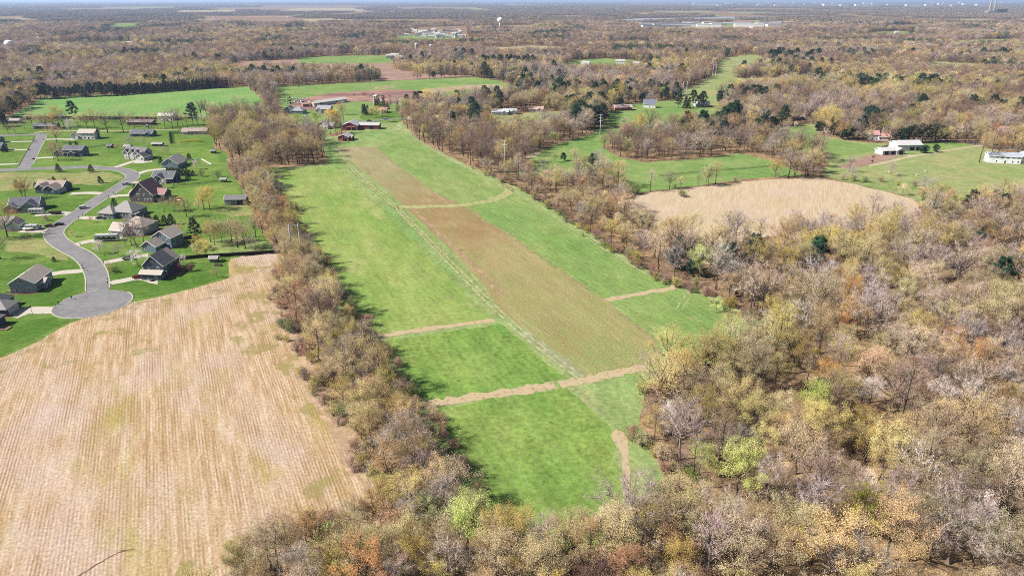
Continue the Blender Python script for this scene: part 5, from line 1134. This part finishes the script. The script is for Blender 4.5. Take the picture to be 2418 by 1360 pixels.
for px, py in COWS: o = put('cow', COW, None, G(px, py) + Vector((0, 0, .05)), cr.uniform(0, 6.28)); tag(o, 'black cow standing in the muddy barnyard', 'cow', 'cows in the muddy barnyard')
for px, py in [(655, 207), (706, 207), (1040, 230), (1100, 228)]: o = put('cow', COW, None, G(px, py) + Vector((0, 0, .05)), cr.uniform(0, 6.28)); tag(o, 'black cow out on the farm field grass', 'cow', 'cows on the farm field')
for px, py in [(2062, 373), (2059, 383), (1990, 382), (1908, 416), (1902, 415)]: o = put('cow', COW, None, G(px, py) + Vector((0, 0, .05)), cr.uniform(0, 6.28)); tag(o, 'black cow on the grazed pasture near the barns', 'cow', 'cows on the grazed pasture')
M_bale = plain('wrapped_bale', A(232, 232, 230), .5, .08, 2, .3); M_rust = plain('rusty_scrap', A(140, 110, 96), .9, .3, 2, .1)
_b = MB(); _b.tube((0, -.65, .7), (0, .65, .7), .7, .7, 14); BALE = _b.mesh('bale', [M_bale])
_b = MB(); _b.box(0, 0, .3, 2.6, 1.4, .8, taper=.85); _b.box(-.3, 0, 1.102, 1.4, 1.2, .7, taper=.8); _b.tube((.9, -.8, .35), (.9, .8, .35), .35, .35, 10); _b.tube((-.9, -.8, .35), (-.9, .8, .35), .35, .35, 10); SCRAP = _b.mesh('machine', [M_rust]); SCRAP2 = _b.mesh('machine', [M_dark]); SCRAP3 = _b.mesh('machine', [M_bale])
for i in range(30):
    px, py = cr.gauss(704, 13), cr.uniform(232, 246); k = cr.random()
    o = put('hay_bale' if k < .5 else 'scrap_machine', BALE if k < .5 else cr.choice([SCRAP, SCRAP2, SCRAP3]), None, G(px, py) + Vector((0, 0, .04)), cr.uniform(0, 6.28))
    tag(o, 'white-wrapped round bale in the farm scrap yard' if k < .5 else 'old farm machine left in the scrap yard', 'hay bale' if k < .5 else 'machine', 'bales in the scrap yard' if k < .5 else 'machines in the scrap yard')
for px, py in [(1897, 404), (1906, 405), (1914, 407), (1922, 408), (1940, 417), (1952, 416), (1888, 402), (1901, 403)]:
    m = MB(); a = cr.uniform(0, 3); m.tube((-2.2, 0, .35), (2.2, 0, .3), .34, .26, 8); o = m.build('log', M_wood, None, G(px, py) + Vector((0, 0, .02)), a); tag(o, 'grey cut log lying at the stubble corner', 'log', 'logs at the stubble corner')
for px, py in [(2165, 415), (2186, 405), (2120, 412), (2100, 408)]:
    m = MB(); m.lathe([(.9, 0), (1.0, .4), (.7, .9), (.02, 1.1)], 7); o = m.build('boulder', M_conc, None, G(px, py), cr.uniform(0, 3)); o.scale = (1, .8, .9); tag(o, 'pale boulder on the grazed pasture', 'boulder', 'boulders on the pasture')
t = thing('planter_box', 'raised timber planter beside the blue-grey shed', 'planter', G(515, 628)); m = MB(); m.box(0, 0, 0, 3.2, 1.4, .7); m.build('box', M_wood, t); m = MB(); m.box(0, 0, .702, 2.9, 1.1, .06); m.build('soil', M_dark, t)
t = thing('garden_table', 'white garden table set in the chalet garden', 'table', G(422, 475)); m = MB(); m.box(0, 0, .72, 2.2, 1.2, .08); m.build('top', M_white, t)
for sx in (-.9, .9): m = MB(); m.box(sx, 0, 0, .1, .9, .72); m.build('leg', M_white, t)
# ------------------------------------------------------------------ single trees
def zone(px, py):
    if px < 780 and py < 625: return 'in the belt behind the lawns' if px > 500 else 'among the suburb houses'
    if py > 1185 and px < 1500: return 'in the wood below the bottom field'
    if px < 1200 and py > 590: return 'in the corn stubble hedgerow'
    if px < 1560 and py < 640: return 'in the hedge by the pastures'
    if py < 330: return 'beyond the far pastures'
    if px < 1900 and py > 930: return 'at the oak wood edge'
    if py > 930: return 'deep in the large wood'
    if py > 700: return 'in the wood behind the blind'
    return 'in the wood past mown stubble'
NAMEOF = {'pine': ('pine_tree', 'dark green'), 'spruce': ('spruce_tree', 'dark conical'), 'bramble': ('shrub', 'mauve-brown bramble'), 'brush': ('shrub', 'olive twiggy'), 'greenbush': ('shrub', 'green leafy'), 'redbush': ('shrub', 'dark red')}
for k_, v_ in SPEC.items(): NAMEOF[k_] = (v_[0], v_[1])
SHAPEW = {'oak': 'wide-crowned', 'tall': 'slender', 'round': 'round-crowned', 'small': 'small', 'shrub': 'low'}
CATS = {'budding_tree': 'tree', 'bare_tree': 'tree', 'blossom_tree': 'tree', 'pine_tree': 'pine', 'spruce_tree': 'spruce', 'shrub': 'shrub'}
NOUN = {'budding_tree': 'tree', 'bare_tree': 'tree', 'blossom_tree': 'tree', 'pine_tree': 'pine', 'spruce_tree': 'spruce', 'shrub': 'shrub'}
TREES = []
def plant(x, y, pi, rot, s, label=None, where=None):
    key, shape, tm, cm, H, R = PROTO[pi]; nm, look = NAMEOF[key]
    px, py, _ = proj(x, y)
    w = where or zone(px, py)
    hh = H * s; sz = '' if nm == 'shrub' else 'towering' if hh > 17 else 'tall' if hh > 14 else 'middling' if hh > 10.5 else 'short' if hh > 6 else 'little'
    lab = label or ' '.join((sz + ' ' + (SHAPEW[shape] if shape != 'small' else '') + ' ' + look + ' ' + NOUN[nm] + ' ' + w).split())
    t = thing(nm, lab, CATS[nm], (x, y, 0), rot, lab.replace(NOUN[nm], NOUN[nm] + 's', 1) if not label else None)
    t.scale = (s, s, s); TREES.append((t, x, y, look, NOUN[nm], lab))
    put('trunk' if nm != 'shrub' else 'stem', tm, t); put('crown', cm, t)
    return t
def P1(px, py, key, shape, h, where=None, label=None):
    q = G(px, py); pi = random.choice(PIDX[(key, shape)]); return plant(q.x, q.y, pi, random.uniform(0, 6.28), h / PROTO[pi][4], label, where)
SUB = 'on the suburb lawns'
ROW = 'in the tree row before the upper green field'
for px, py, key, shape, h in [
        (78, 300, 'tan', 'round', 13), (100, 302, 'gold', 'round', 12), (112, 307, 'grey', 'oak', 14), (128, 304, 'gold', 'round', 13), (140, 300, 'orange', 'oak', 17), (152, 303, 'grey', 'oak', 14),
        (186, 302, 'yellow', 'round', 12), (207, 306, 'olive', 'oak', 14), (224, 303, 'tan', 'oak', 16), (254, 314, 'tan', 'oak', 19), (291, 313, 'grey', 'oak', 18), (318, 304, 'grey', 'tall', 15), (306, 300, 'olive', 'round', 11),
        (352, 306, 'grey', 'tall', 15), (340, 298, 'red', 'round', 9), (372, 302, 'olive', 'tall', 14), (390, 302, 'olive', 'oak', 14), (408, 305, 'grey', 'oak', 17), (420, 298, 'olive', 'oak', 15), (433, 303, 'yellow', 'tall', 13), (443, 302, 'yellow', 'tall', 12), (500, 290, 'grey', 'round', 13), (484, 300, 'tan', 'round', 11), (60, 306, 'grey', 'round', 10), (20, 318, 'grey', 'round', 9), (38, 317, 'grey', 'small', 8)]:
    P1(px, py, key, shape, h, ROW)
P1(177, 284, 'pine', 'tall', 19, ROW); P1(456, 296, 'pine', 'tall', 21, ROW); P1(8, 300, 'pine', 'round', 13, ROW)
P1(168, 313, 'blossom', 'round', 11, 'beside the white two-storey house'); P1(467, 296, 'blossom', 'round', 10, 'under the tall pine behind the tan ranch house')
for px, py, key, shape, h in [(135, 338, 'orange', 'round', 14), (138, 380, 'tan', 'round', 13), (128, 378, 'brown', 'round', 11), (63, 470, 'yellow', 'round', 13), (55, 472, 'olive', 'round', 11), (482, 493, 'yellow', 'round', 11), (497, 497, 'yellow', 'round', 13), (441, 512, 'yellow', 'round', 10), (412, 500, 'olive', 'small', 8),
        (389, 500, 'grey', 'small', 8), (424, 497, 'orange', 'small', 7), (470, 495, 'orange', 'small', 5), (18, 560, 'orange', 'oak', 15), (0, 566, 'tan', 'round', 12), (2, 612, 'grey', 'round', 12), (310, 352, 'mauve', 'round', 10), (341, 344, 'mauve', 'small', 6), (395, 366, 'mauve', 'small', 7), (322, 584, 'mauve', 'round', 14), (312, 580, 'mauve', 'tall', 13), (342, 578, 'mauve', 'tall', 14), (296, 580, 'grey', 'small', 6), (424, 563, 'yellow', 'small', 7), (412, 556, 'mauve', 'small', 5),
        (281, 606, 'mauve', 'small', 6), (172, 560, 'yellow', 'small', 3.5), (216, 526, 'orange', 'small', 3.2), (258, 634, 'tan', 'small', 3), (277, 355, 'orange', 'small', 4), (498, 572, 'yellow', 'round', 10), (508, 580, 'olive', 'round', 11), (525, 575, 'yellow', 'round', 11), (548, 572, 'olive', 'round', 12), (562, 585, 'tan', 'round', 14), (579, 588, 'tan', 'round', 11), (478, 606, 'yellow', 'small', 7), (488, 608, 'yellow', 'small', 8), (466, 606, 'yellow', 'small', 6), (513, 656, 'red', 'small', 4), (604, 560, 'tan', 'round', 11), (470, 590, 'olive', 'small', 7)]:
    P1(px, py, key, shape, h, SUB)
for px, py, h in [(389, 444, 5), (365, 438, 4), (464, 400, 6), (237, 600, 6), (326, 628, 7), (434, 623, 4), (595, 588, 6)]:
    P1(px, py, 'blossom', 'small', h, SUB)
for px, py, h in [(139, 406, 5.5), (216, 407, 5.3), (238, 433, 4.6), (41, 442, 4.6), (86, 446, 4), (447, 379, 5.2), (381, 388, 5), (445, 426, 5), (129, 432, 4), (270, 486, 4.4), (371, 533, 5.6), (389, 530, 5), (405, 531, 6), (352, 534, 7), (460, 549, 8), (167, 345, 3.4), (181, 345, 3.8), (12, 360, 5), (319, 450, 4), (128, 618, 2.4)]:
    P1(px, py, 'spruce', 'small', h, SUB)
for i in range(9): P1(397 + i * 7.4, 411 + i * .5 + random.uniform(-2, 2), 'spruce', 'small', random.uniform(3.2, 5.2), 'in the evergreen screen behind the slate roofed house')
for px, py, h in [(476, 417, 3.6), (515, 420, 4), (424, 642, 3.2), (452, 640, 2.6)]: P1(px, py, 'redbush' if px < 460 else 'greenbush', 'shrub', h, SUB)
for px, py, k in [(265, 641, 'brush'), (270, 644, 'greenbush'), (118, 432, 'bramble'), (155, 430, 'bramble'), (110, 521, 'bramble'), (186, 365, 'bramble')]: P1(px, py, k, 'shrub', 2.4, SUB)
# spruce row along the upper field, then more around the farm
for i in range(44):
    u = i / 43.0; P1(275 + (535 - 275) * u + random.uniform(-1.5, 1.5), 226 + (206.5 - 226) * u + random.uniform(-.5, .5), 'spruce', 'tall', random.uniform(11, 14.5), 'in the long row behind the upper green field')
for i in range(26):
    u = i / 25.0; P1(75 + (270 - 75) * u + random.uniform(-3, 3), 236 + (226 - 236) * u + random.uniform(-2.5, 1), random.choice(['pine', 'spruce', 'pine']), 'tall', random.uniform(10, 19), 'along the wood edge behind the upper green field')
for px, py in [(40, 262), (30, 272), (12, 276), (52, 256), (60, 248)]: P1(px, py, 'pine', 'tall', random.uniform(14, 20), 'at the shaded corner of the upper green field')
FARM = 'around the cattle farm'
for px, py, key, shape, h in [(746, 290, 'lime', 'round', 9), (786, 300, 'gold', 'round', 16), (798, 300, 'gold', 'round', 13), (812, 288, 'brown', 'tall', 15), (806, 272, 'orange', 'round', 13), (736, 256, 'orange', 'small', 8), (703, 306, 'yellow', 'round', 13), (690, 312, 'olive', 'round', 13), (672, 300, 'yellow', 'round', 14), (654, 306, 'olive', 'oak', 14), (758, 284, 'grey', 'small', 9),
        (878, 278, 'gold', 'round', 10), (890, 276, 'yellow', 'round', 10), (904, 278, 'gold', 'round', 9), (976, 268, 'gold', 'round', 13), (992, 272, 'gold', 'round', 12), (1010, 256, 'gold', 'oak', 18), (1021, 270, 'gold', 'round', 11), (1047, 276, 'gold', 'round', 14), (1090, 286, 'gold', 'round', 15), (1104, 285, 'gold', 'round', 14), (1062, 262, 'olive', 'oak', 16), (1074, 258, 'yellow', 'oak', 17), (1036, 284, 'tan', 'oak', 13), (970, 290, 'tan', 'oak', 12), (953, 290, 'grey', 'tall', 15), (1000, 288, 'olive', 'oak', 13), (920, 262, 'brown', 'oak', 13), (938, 258, 'grey', 'oak', 14), (985, 300, 'brown', 'oak', 12), (1140, 250, 'tan', 'oak', 15), (1125, 246, 'mauve', 'oak', 15), (1160, 254, 'yellow', 'oak', 14), (1190, 258, 'tan', 'oak', 15), (1212, 262, 'olive', 'oak', 14), (1240, 258, 'mauve', 'oak', 14), (1150, 280, 'olive', 'oak', 13)]:
    P1(px, py, key, shape, h, FARM)
for px, py, h in [(858, 268, 9), (862, 272, 11), (868, 272, 10), (888, 256, 9), (896, 254, 10), (906, 254, 11), (915, 258, 8), (941, 266, 10), (960, 256, 15), (985, 258, 18), (1000, 262, 14), (1034, 256, 17), (1084, 262, 14), (1115, 276, 20), (1125, 284, 18), (1108, 284, 15), (1136, 242, 14)]:
    P1(px, py, 'spruce' if h < 12 else 'pine', 'tall', h, FARM)
P1(1068, 291, 'pine', 'round', 11, FARM); P1(1119, 296, 'pine', 'round', 14, FARM)
GROVE = 'in the dark pine grove beside the pasture'
for i in range(22): P1(1328 + 100 * random.random(), 262 + 48 * random.random(), 'pine', 'tall', random.uniform(17, 23), GROVE)
for px, py in [(1340, 316), (1310, 318), (1290, 326), (1270, 330), (1250, 338), (1232, 346), (1300, 340), (1320, 330), (1345, 326), (1275, 346), (1255, 352), (1235, 360), (1366, 320)]: P1(px, py, random.choice(['mauve', 'grey', 'tan', 'brown']), 'tall', random.uniform(12, 16), 'in the thicket below the dark pine grove')
P1(1277, 350, 'yellow', 'small', 8, 'on the pasture by the sandy patch')
for px, py, h in [(1602, 256, 15), (1618, 256, 13), (1637, 254, 19), (1660, 252, 17), (1652, 254, 15), (1625, 257, 11)]: P1(px, py, 'pine' if h > 14 else 'spruce', 'tall', h, 'around the house by the power line')
PAS = 'on the grazed pasture'
for px, py, key, shape, h in [(1949, 318, 'gold', 'oak', 23), (1960, 320, 'gold', 'round', 17), (1862, 302, 'grey', 'small', 6), (1878, 302, 'tan', 'small', 5), (2005, 407, 'grey', 'small', 10), (2105, 416, 'mauve', 'round', 9), (2287, 334, 'mauve', 'oak', 16), (2312, 384, 'tan', 'tall', 22), (2340, 366, 'orange', 'oak', 14), (2358, 364, 'orange', 'oak', 13), (2180, 448, 'mauve', 'round', 8), (2200, 452, 'mauve', 'round', 8), (2160, 440, 'bramble', 'shrub', 3), (2080, 430, 'bramble', 'shrub', 3), (2120, 438, 'brush', 'shrub', 2.6), (1990, 425, 'bramble', 'shrub', 3), (2016, 428, 'brush', 'shrub', 3), (2043, 430, 'greenbush', 'shrub', 3), (1608, 464, 'greenbush', 'shrub', 3.4), (1615, 466, 'greenbush', 'shrub', 2.8),
        (1470, 456, 'greenbush', 'shrub', 5), (1490, 460, 'greenbush', 'shrub', 5), (1505, 458, 'greenbush', 'shrub', 4.5), (1458, 444, 'tan', 'tall', 18), (1470, 440, 'tan', 'tall', 16), (1420, 420, 'mauve', 'round', 13), (1400, 392, 'pine', 'round', 9), (1412, 396, 'mauve', 'round', 12), (1330, 380, 'pine', 'round', 6), (1310, 384, 'olive', 'round', 7), (1355, 380, 'tan', 'round', 9), (1380, 400, 'olive', 'round', 10)]:
    P1(px, py, key, shape, h, PAS)
for px, py, h in [(1990, 330, 9), (2006, 330, 11), (2018, 328, 12), (2024, 322, 15), (2034, 318, 17), (2050, 300, 20), (2062, 304, 19), (2040, 296, 18), (2080, 296, 15), (2118, 338, 12), (2130, 340, 13), (2142, 338, 14), (2155, 338, 15), (2170, 337, 16), (2184, 336, 15), (2198, 336, 15), (2212, 334, 14), (2224, 334, 12), (2184, 362, 6), (2176, 362, 6), (2208, 360, 6), (2085, 300, 14), (1920, 274, 14), (1916, 278, 12)]:
    P1(px, py, 'pine', 'round' if h < 13 else 'tall', h, 'by the white-roofed barns')
for i in range(30):
    c = random.choice([(2060, 216), (2170, 228), (2260, 222), (2340, 224), (2380, 282), (2120, 282), (1840, 150), (1880, 150)]); P1(c[0] + random.gauss(0, 26), c[1] + random.gauss(0, 5), 'pine', random.choice(['tall', 'round']), random.uniform(13, 20), 'in the dark clumps of the far mixed wood')
for i in range(26):
    P1(1140 + 130 * random.random(), 152 + 8 * random.random(), 'pine', 'tall', random.uniform(14, 20), 'in the far pine row behind the farm')
for i in range(20):
    P1(1815 + 120 * random.random(), 136 + 8 * random.random(), 'pine', 'tall', random.uniform(15, 22), 'in the far dark pine block')


HED = 'in the corn stubble hedgerow'
for px, py, key, shape, h in [(1105, 1300, 'lime', 'round', 13.5), (1012, 1240, 'lime', 'round', 9), (1052, 1232, 'mauve', 'round', 12), (962, 1205, 'blossom', 'round', 7), (915, 1075, 'blossom', 'small', 7), (890, 995, 'orange', 'round', 13), (870, 1000, 'yellow', 'round', 12), (706, 778, 'red', 'round', 18), (735, 770, 'tan', 'round', 15), (800, 845, 'lime', 'small', 8), (700, 632, 'yellow', 'round', 13), (720, 640, 'olive', 'round', 13), (745, 700, 'olive', 'oak', 14), (780, 745, 'tan', 'oak', 13), (835, 910, 'olive', 'oak', 16), (955, 1090, 'grey', 'oak', 13), (1000, 1150, 'brown', 'oak', 13), (1075, 1200, 'tan', 'round', 12)]: P1(px, py, key, shape, h, HED)
FOOTW = 'in the wood below the bottom field'
for px, py, key, shape, h in [(1190, 1345, 'tan', 'oak', 14), (1240, 1352, 'olive', 'oak', 14), (1290, 1346, 'mauve', 'tall', 14), (1335, 1350, 'tan', 'round', 13), (1385, 1345, 'mauve', 'oak', 13), (1430, 1338, 'yellow', 'tall', 14), (1470, 1330, 'mauve', 'oak', 15), (1510, 1326, 'olive', 'tall', 15), (1545, 1300, 'tan', 'oak', 15), (1590, 1290, 'olive', 'oak', 16), (1150, 1340, 'brown', 'oak', 13), (1265, 1370, 'grey', 'tall', 15), (1360, 1372, 'olive', 'oak', 15), (1450, 1370, 'tan', 'oak', 16), (640, 1345, 'yellow', 'tall', 12), (600, 1350, 'brown', 'tall', 11), (680, 1340, 'olive', 'tall', 12), (730, 1330, 'brown', 'tall', 12), (780, 1325, 'lime', 'small', 8), (830, 1315, 'brown', 'round', 11), (870, 1340, 'lime', 'round', 9), (930, 1300, 'orange', 'round', 11), (960, 1330, 'olive', 'round', 11), (820, 1350, 'yellow', 'round', 10), (760, 1356, 'yellow', 'round', 9)]: P1(px, py, key, shape, h, FOOTW)
BIG = 'inside the large wood'
for px, py, key, shape, h in [(1920, 1000, 'lime', 'round', 12), (2050, 965, 'blossom', 'round', 10), (2120, 970, 'blossom', 'round', 9), (2215, 965, 'blossom', 'round', 9), (2245, 850, 'orange', 'round', 11), (2290, 900, 'orange', 'oak', 13), (2145, 1165, 'white', 'oak', 13), (2300, 1230, 'blossom', 'small', 8), (1575, 1020, 'blossom', 'small', 8), (1700, 640, 'white', 'oak', 12), (1690, 740, 'lime', 'small', 6), (2240, 1330, 'mauve', 'oak', 17), (1650, 900, 'olive', 'oak', 17), (1580, 890, 'olive', 'oak', 16), (1730, 880, 'olive', 'oak', 17), (1800, 860, 'yellow', 'oak', 16), (1820, 1340, 'olive', 'oak', 17), (1690, 1330, 'grey', 'oak', 17)]: P1(px, py, key, shape, h, BIG)
# the nearest wood trees stand as single objects, the rest as one wood
def score(c):
    x, y, pi, rot, s = c
    H = PROTO[pi][4] * s; a = proj(x, y, 0); b = proj(x, y, H)
    if b[1] > 1350 or a[1] < 0 or not (-30 < a[0] < 2448): return -1
    return (a[1] - b[1]) * PROTO[pi][5] * s
def built_on(x, y): return any((x - fx) ** 2 + (y - fy) ** 2 < r * r for fx, fy, r in FOOT if abs(y - fy) < 200)
CAND = [c for c in CAND if not built_on(c[0], c[1])]
FA = np.array(FOOT); PT = np.array(PTS); ok = np.ones(len(PT), bool)
for fx, fy, r in FOOT: ok &= (PT[:, 0] - fx) ** 2 + (PT[:, 1] - fy) ** 2 > (r + 1) ** 2
PTS = [p for p, k in zip(PTS, ok) if k]
CAND.sort(key=score, reverse=True)
LIMIT = {'budding_tree': 225, 'bare_tree': 115, 'blossom_tree': 14, 'pine_tree': 20, 'shrub': 120}
cnt = {}
for c in CAND:
    nm = NAMEOF[PROTO[c[2]][0]][0]
    x, y, pi, rot, s = c
    if score(c) > 0 and cnt.get(nm, 0) < LIMIT[nm]:
        cnt[nm] = cnt.get(nm, 0) + 1; plant(*c)
    elif y > 40: PTS.append((x, y, pi, rot, s, s, s))

# trees that would share a label are told apart by what they stand beside
from collections import Counter
dupl = Counter(t[5] for t in TREES); XY = np.array([(t[1], t[2]) for t in TREES])
for i, (t, x, y, look, noun, lab) in enumerate(TREES):
    if dupl[lab] > 1:
        d2 = (XY[:, 0] - x) ** 2 + (XY[:, 1] - y) ** 2
        for j in np.argsort(d2)[1:12]:
            if TREES[j][3] != look and len(lab.split()) + 3 + len(TREES[j][3].split()) <= 16:
                t['label'] = lab + ' beside a' + ('n' if TREES[j][3][0] in 'aeiou' else '') + ' ' + TREES[j][3] + ' ' + TREES[j][4]; break
cl = Counter(t[0]['label'] for t in TREES)
for t in TREES:
    if 'group' in t[0].keys(): t[0]['group'] = t[5].replace(' ' + t[4] + ' ', ' ' + t[4] + 's ', 1)
print('TRIS', sum(sum(len(p.vertices) - 2 for p in m.polygons) for m in bpy.data.meshes))
# one object carries the uncounted rest of the woods
PA = np.array([p for p in PTS], float)
me = bpy.data.meshes.new('woodland'); me.vertices.add(len(PA))
co = np.zeros((len(PA), 3)); co[:, :2] = PA[:, :2]; me.vertices.foreach_set('co', co.ravel())
at = me.attributes.new('stock', 'INT', 'POINT'); at.data.foreach_set('value', PA[:, 2].astype(np.int32))
at = me.attributes.new('turn', 'FLOAT_VECTOR', 'POINT'); tv = np.zeros((len(PA), 3)); tv[:, 2] = PA[:, 3]; at.data.foreach_set('vector', tv.ravel())
at = me.attributes.new('size', 'FLOAT_VECTOR', 'POINT'); at.data.foreach_set('vector', PA[:, 4:7].ravel())
me.update()
wood = put('woodland', me)
tag(wood, 'spring woods of bare and budding trees reaching to the horizon', 'woodland', kind='stuff')
ng = bpy.data.node_groups.new('scatter', 'GeometryNodeTree')
ng.interface.new_socket('Geometry', in_out='INPUT', socket_type='NodeSocketGeometry'); ng.interface.new_socket('Geometry', in_out='OUTPUT', socket_type='NodeSocketGeometry')
gi = ng.nodes.new('NodeGroupInput'); go = ng.nodes.new('NodeGroupOutput')
ci = ng.nodes.new('GeometryNodeCollectionInfo'); ci.inputs['Collection'].default_value = GNCOL; ci.inputs['Separate Children'].default_value = True; ci.inputs['Reset Children'].default_value = True
ip = ng.nodes.new('GeometryNodeInstanceOnPoints'); ip.inputs['Pick Instance'].default_value = True
def attr(n, t):
    a = ng.nodes.new('GeometryNodeInputNamedAttribute'); a.data_type = t; a.inputs['Name'].default_value = n; return [o for o in a.outputs if o.enabled][0]
e2r = ng.nodes.new('FunctionNodeEulerToRotation')
ng.links.new(attr('turn', 'FLOAT_VECTOR'), e2r.inputs[0])
ng.links.new(gi.outputs[0], ip.inputs['Points']); ng.links.new(ci.outputs[0], ip.inputs['Instance'])
ng.links.new(attr('stock', 'INT'), ip.inputs['Instance Index']); ng.links.new(e2r.outputs[0], ip.inputs['Rotation']); ng.links.new(attr('size', 'FLOAT_VECTOR'), ip.inputs['Scale'])
ng.links.new(ip.outputs[0], go.inputs[0])
md = wood.modifiers.new('scatter', 'NODES'); md.node_group = ng
print('WOOD', len(PA), 'SINGLES', cnt, 'STOCK', len(PROTO))
# ------------------------------------------------------------------ air
hz = MB(); hz.box(0, 22500, -1.5, 92000, 47000, CAM_H + 22)
air = hz.build('haze', [])
hm = bpy.data.materials.new('air'); hm.use_nodes = True; hn = hm.node_tree
for n in list(hn.nodes): hn.nodes.remove(n)
ho = hn.nodes.new('ShaderNodeOutputMaterial'); hv = hn.nodes.new('ShaderNodeVolumePrincipled')
hv.inputs['Color'].default_value = (.50, .67, 1.0, 1); hv.inputs['Density'].default_value = 0.00005; hv.inputs['Anisotropy'].default_value = 0.2
hn.links.new(hv.outputs[0], ho.inputs['Volume'])
air.data.materials.append(hm); tag(air, 'thin blue spring haze over the land', 'haze', kind='stuff')
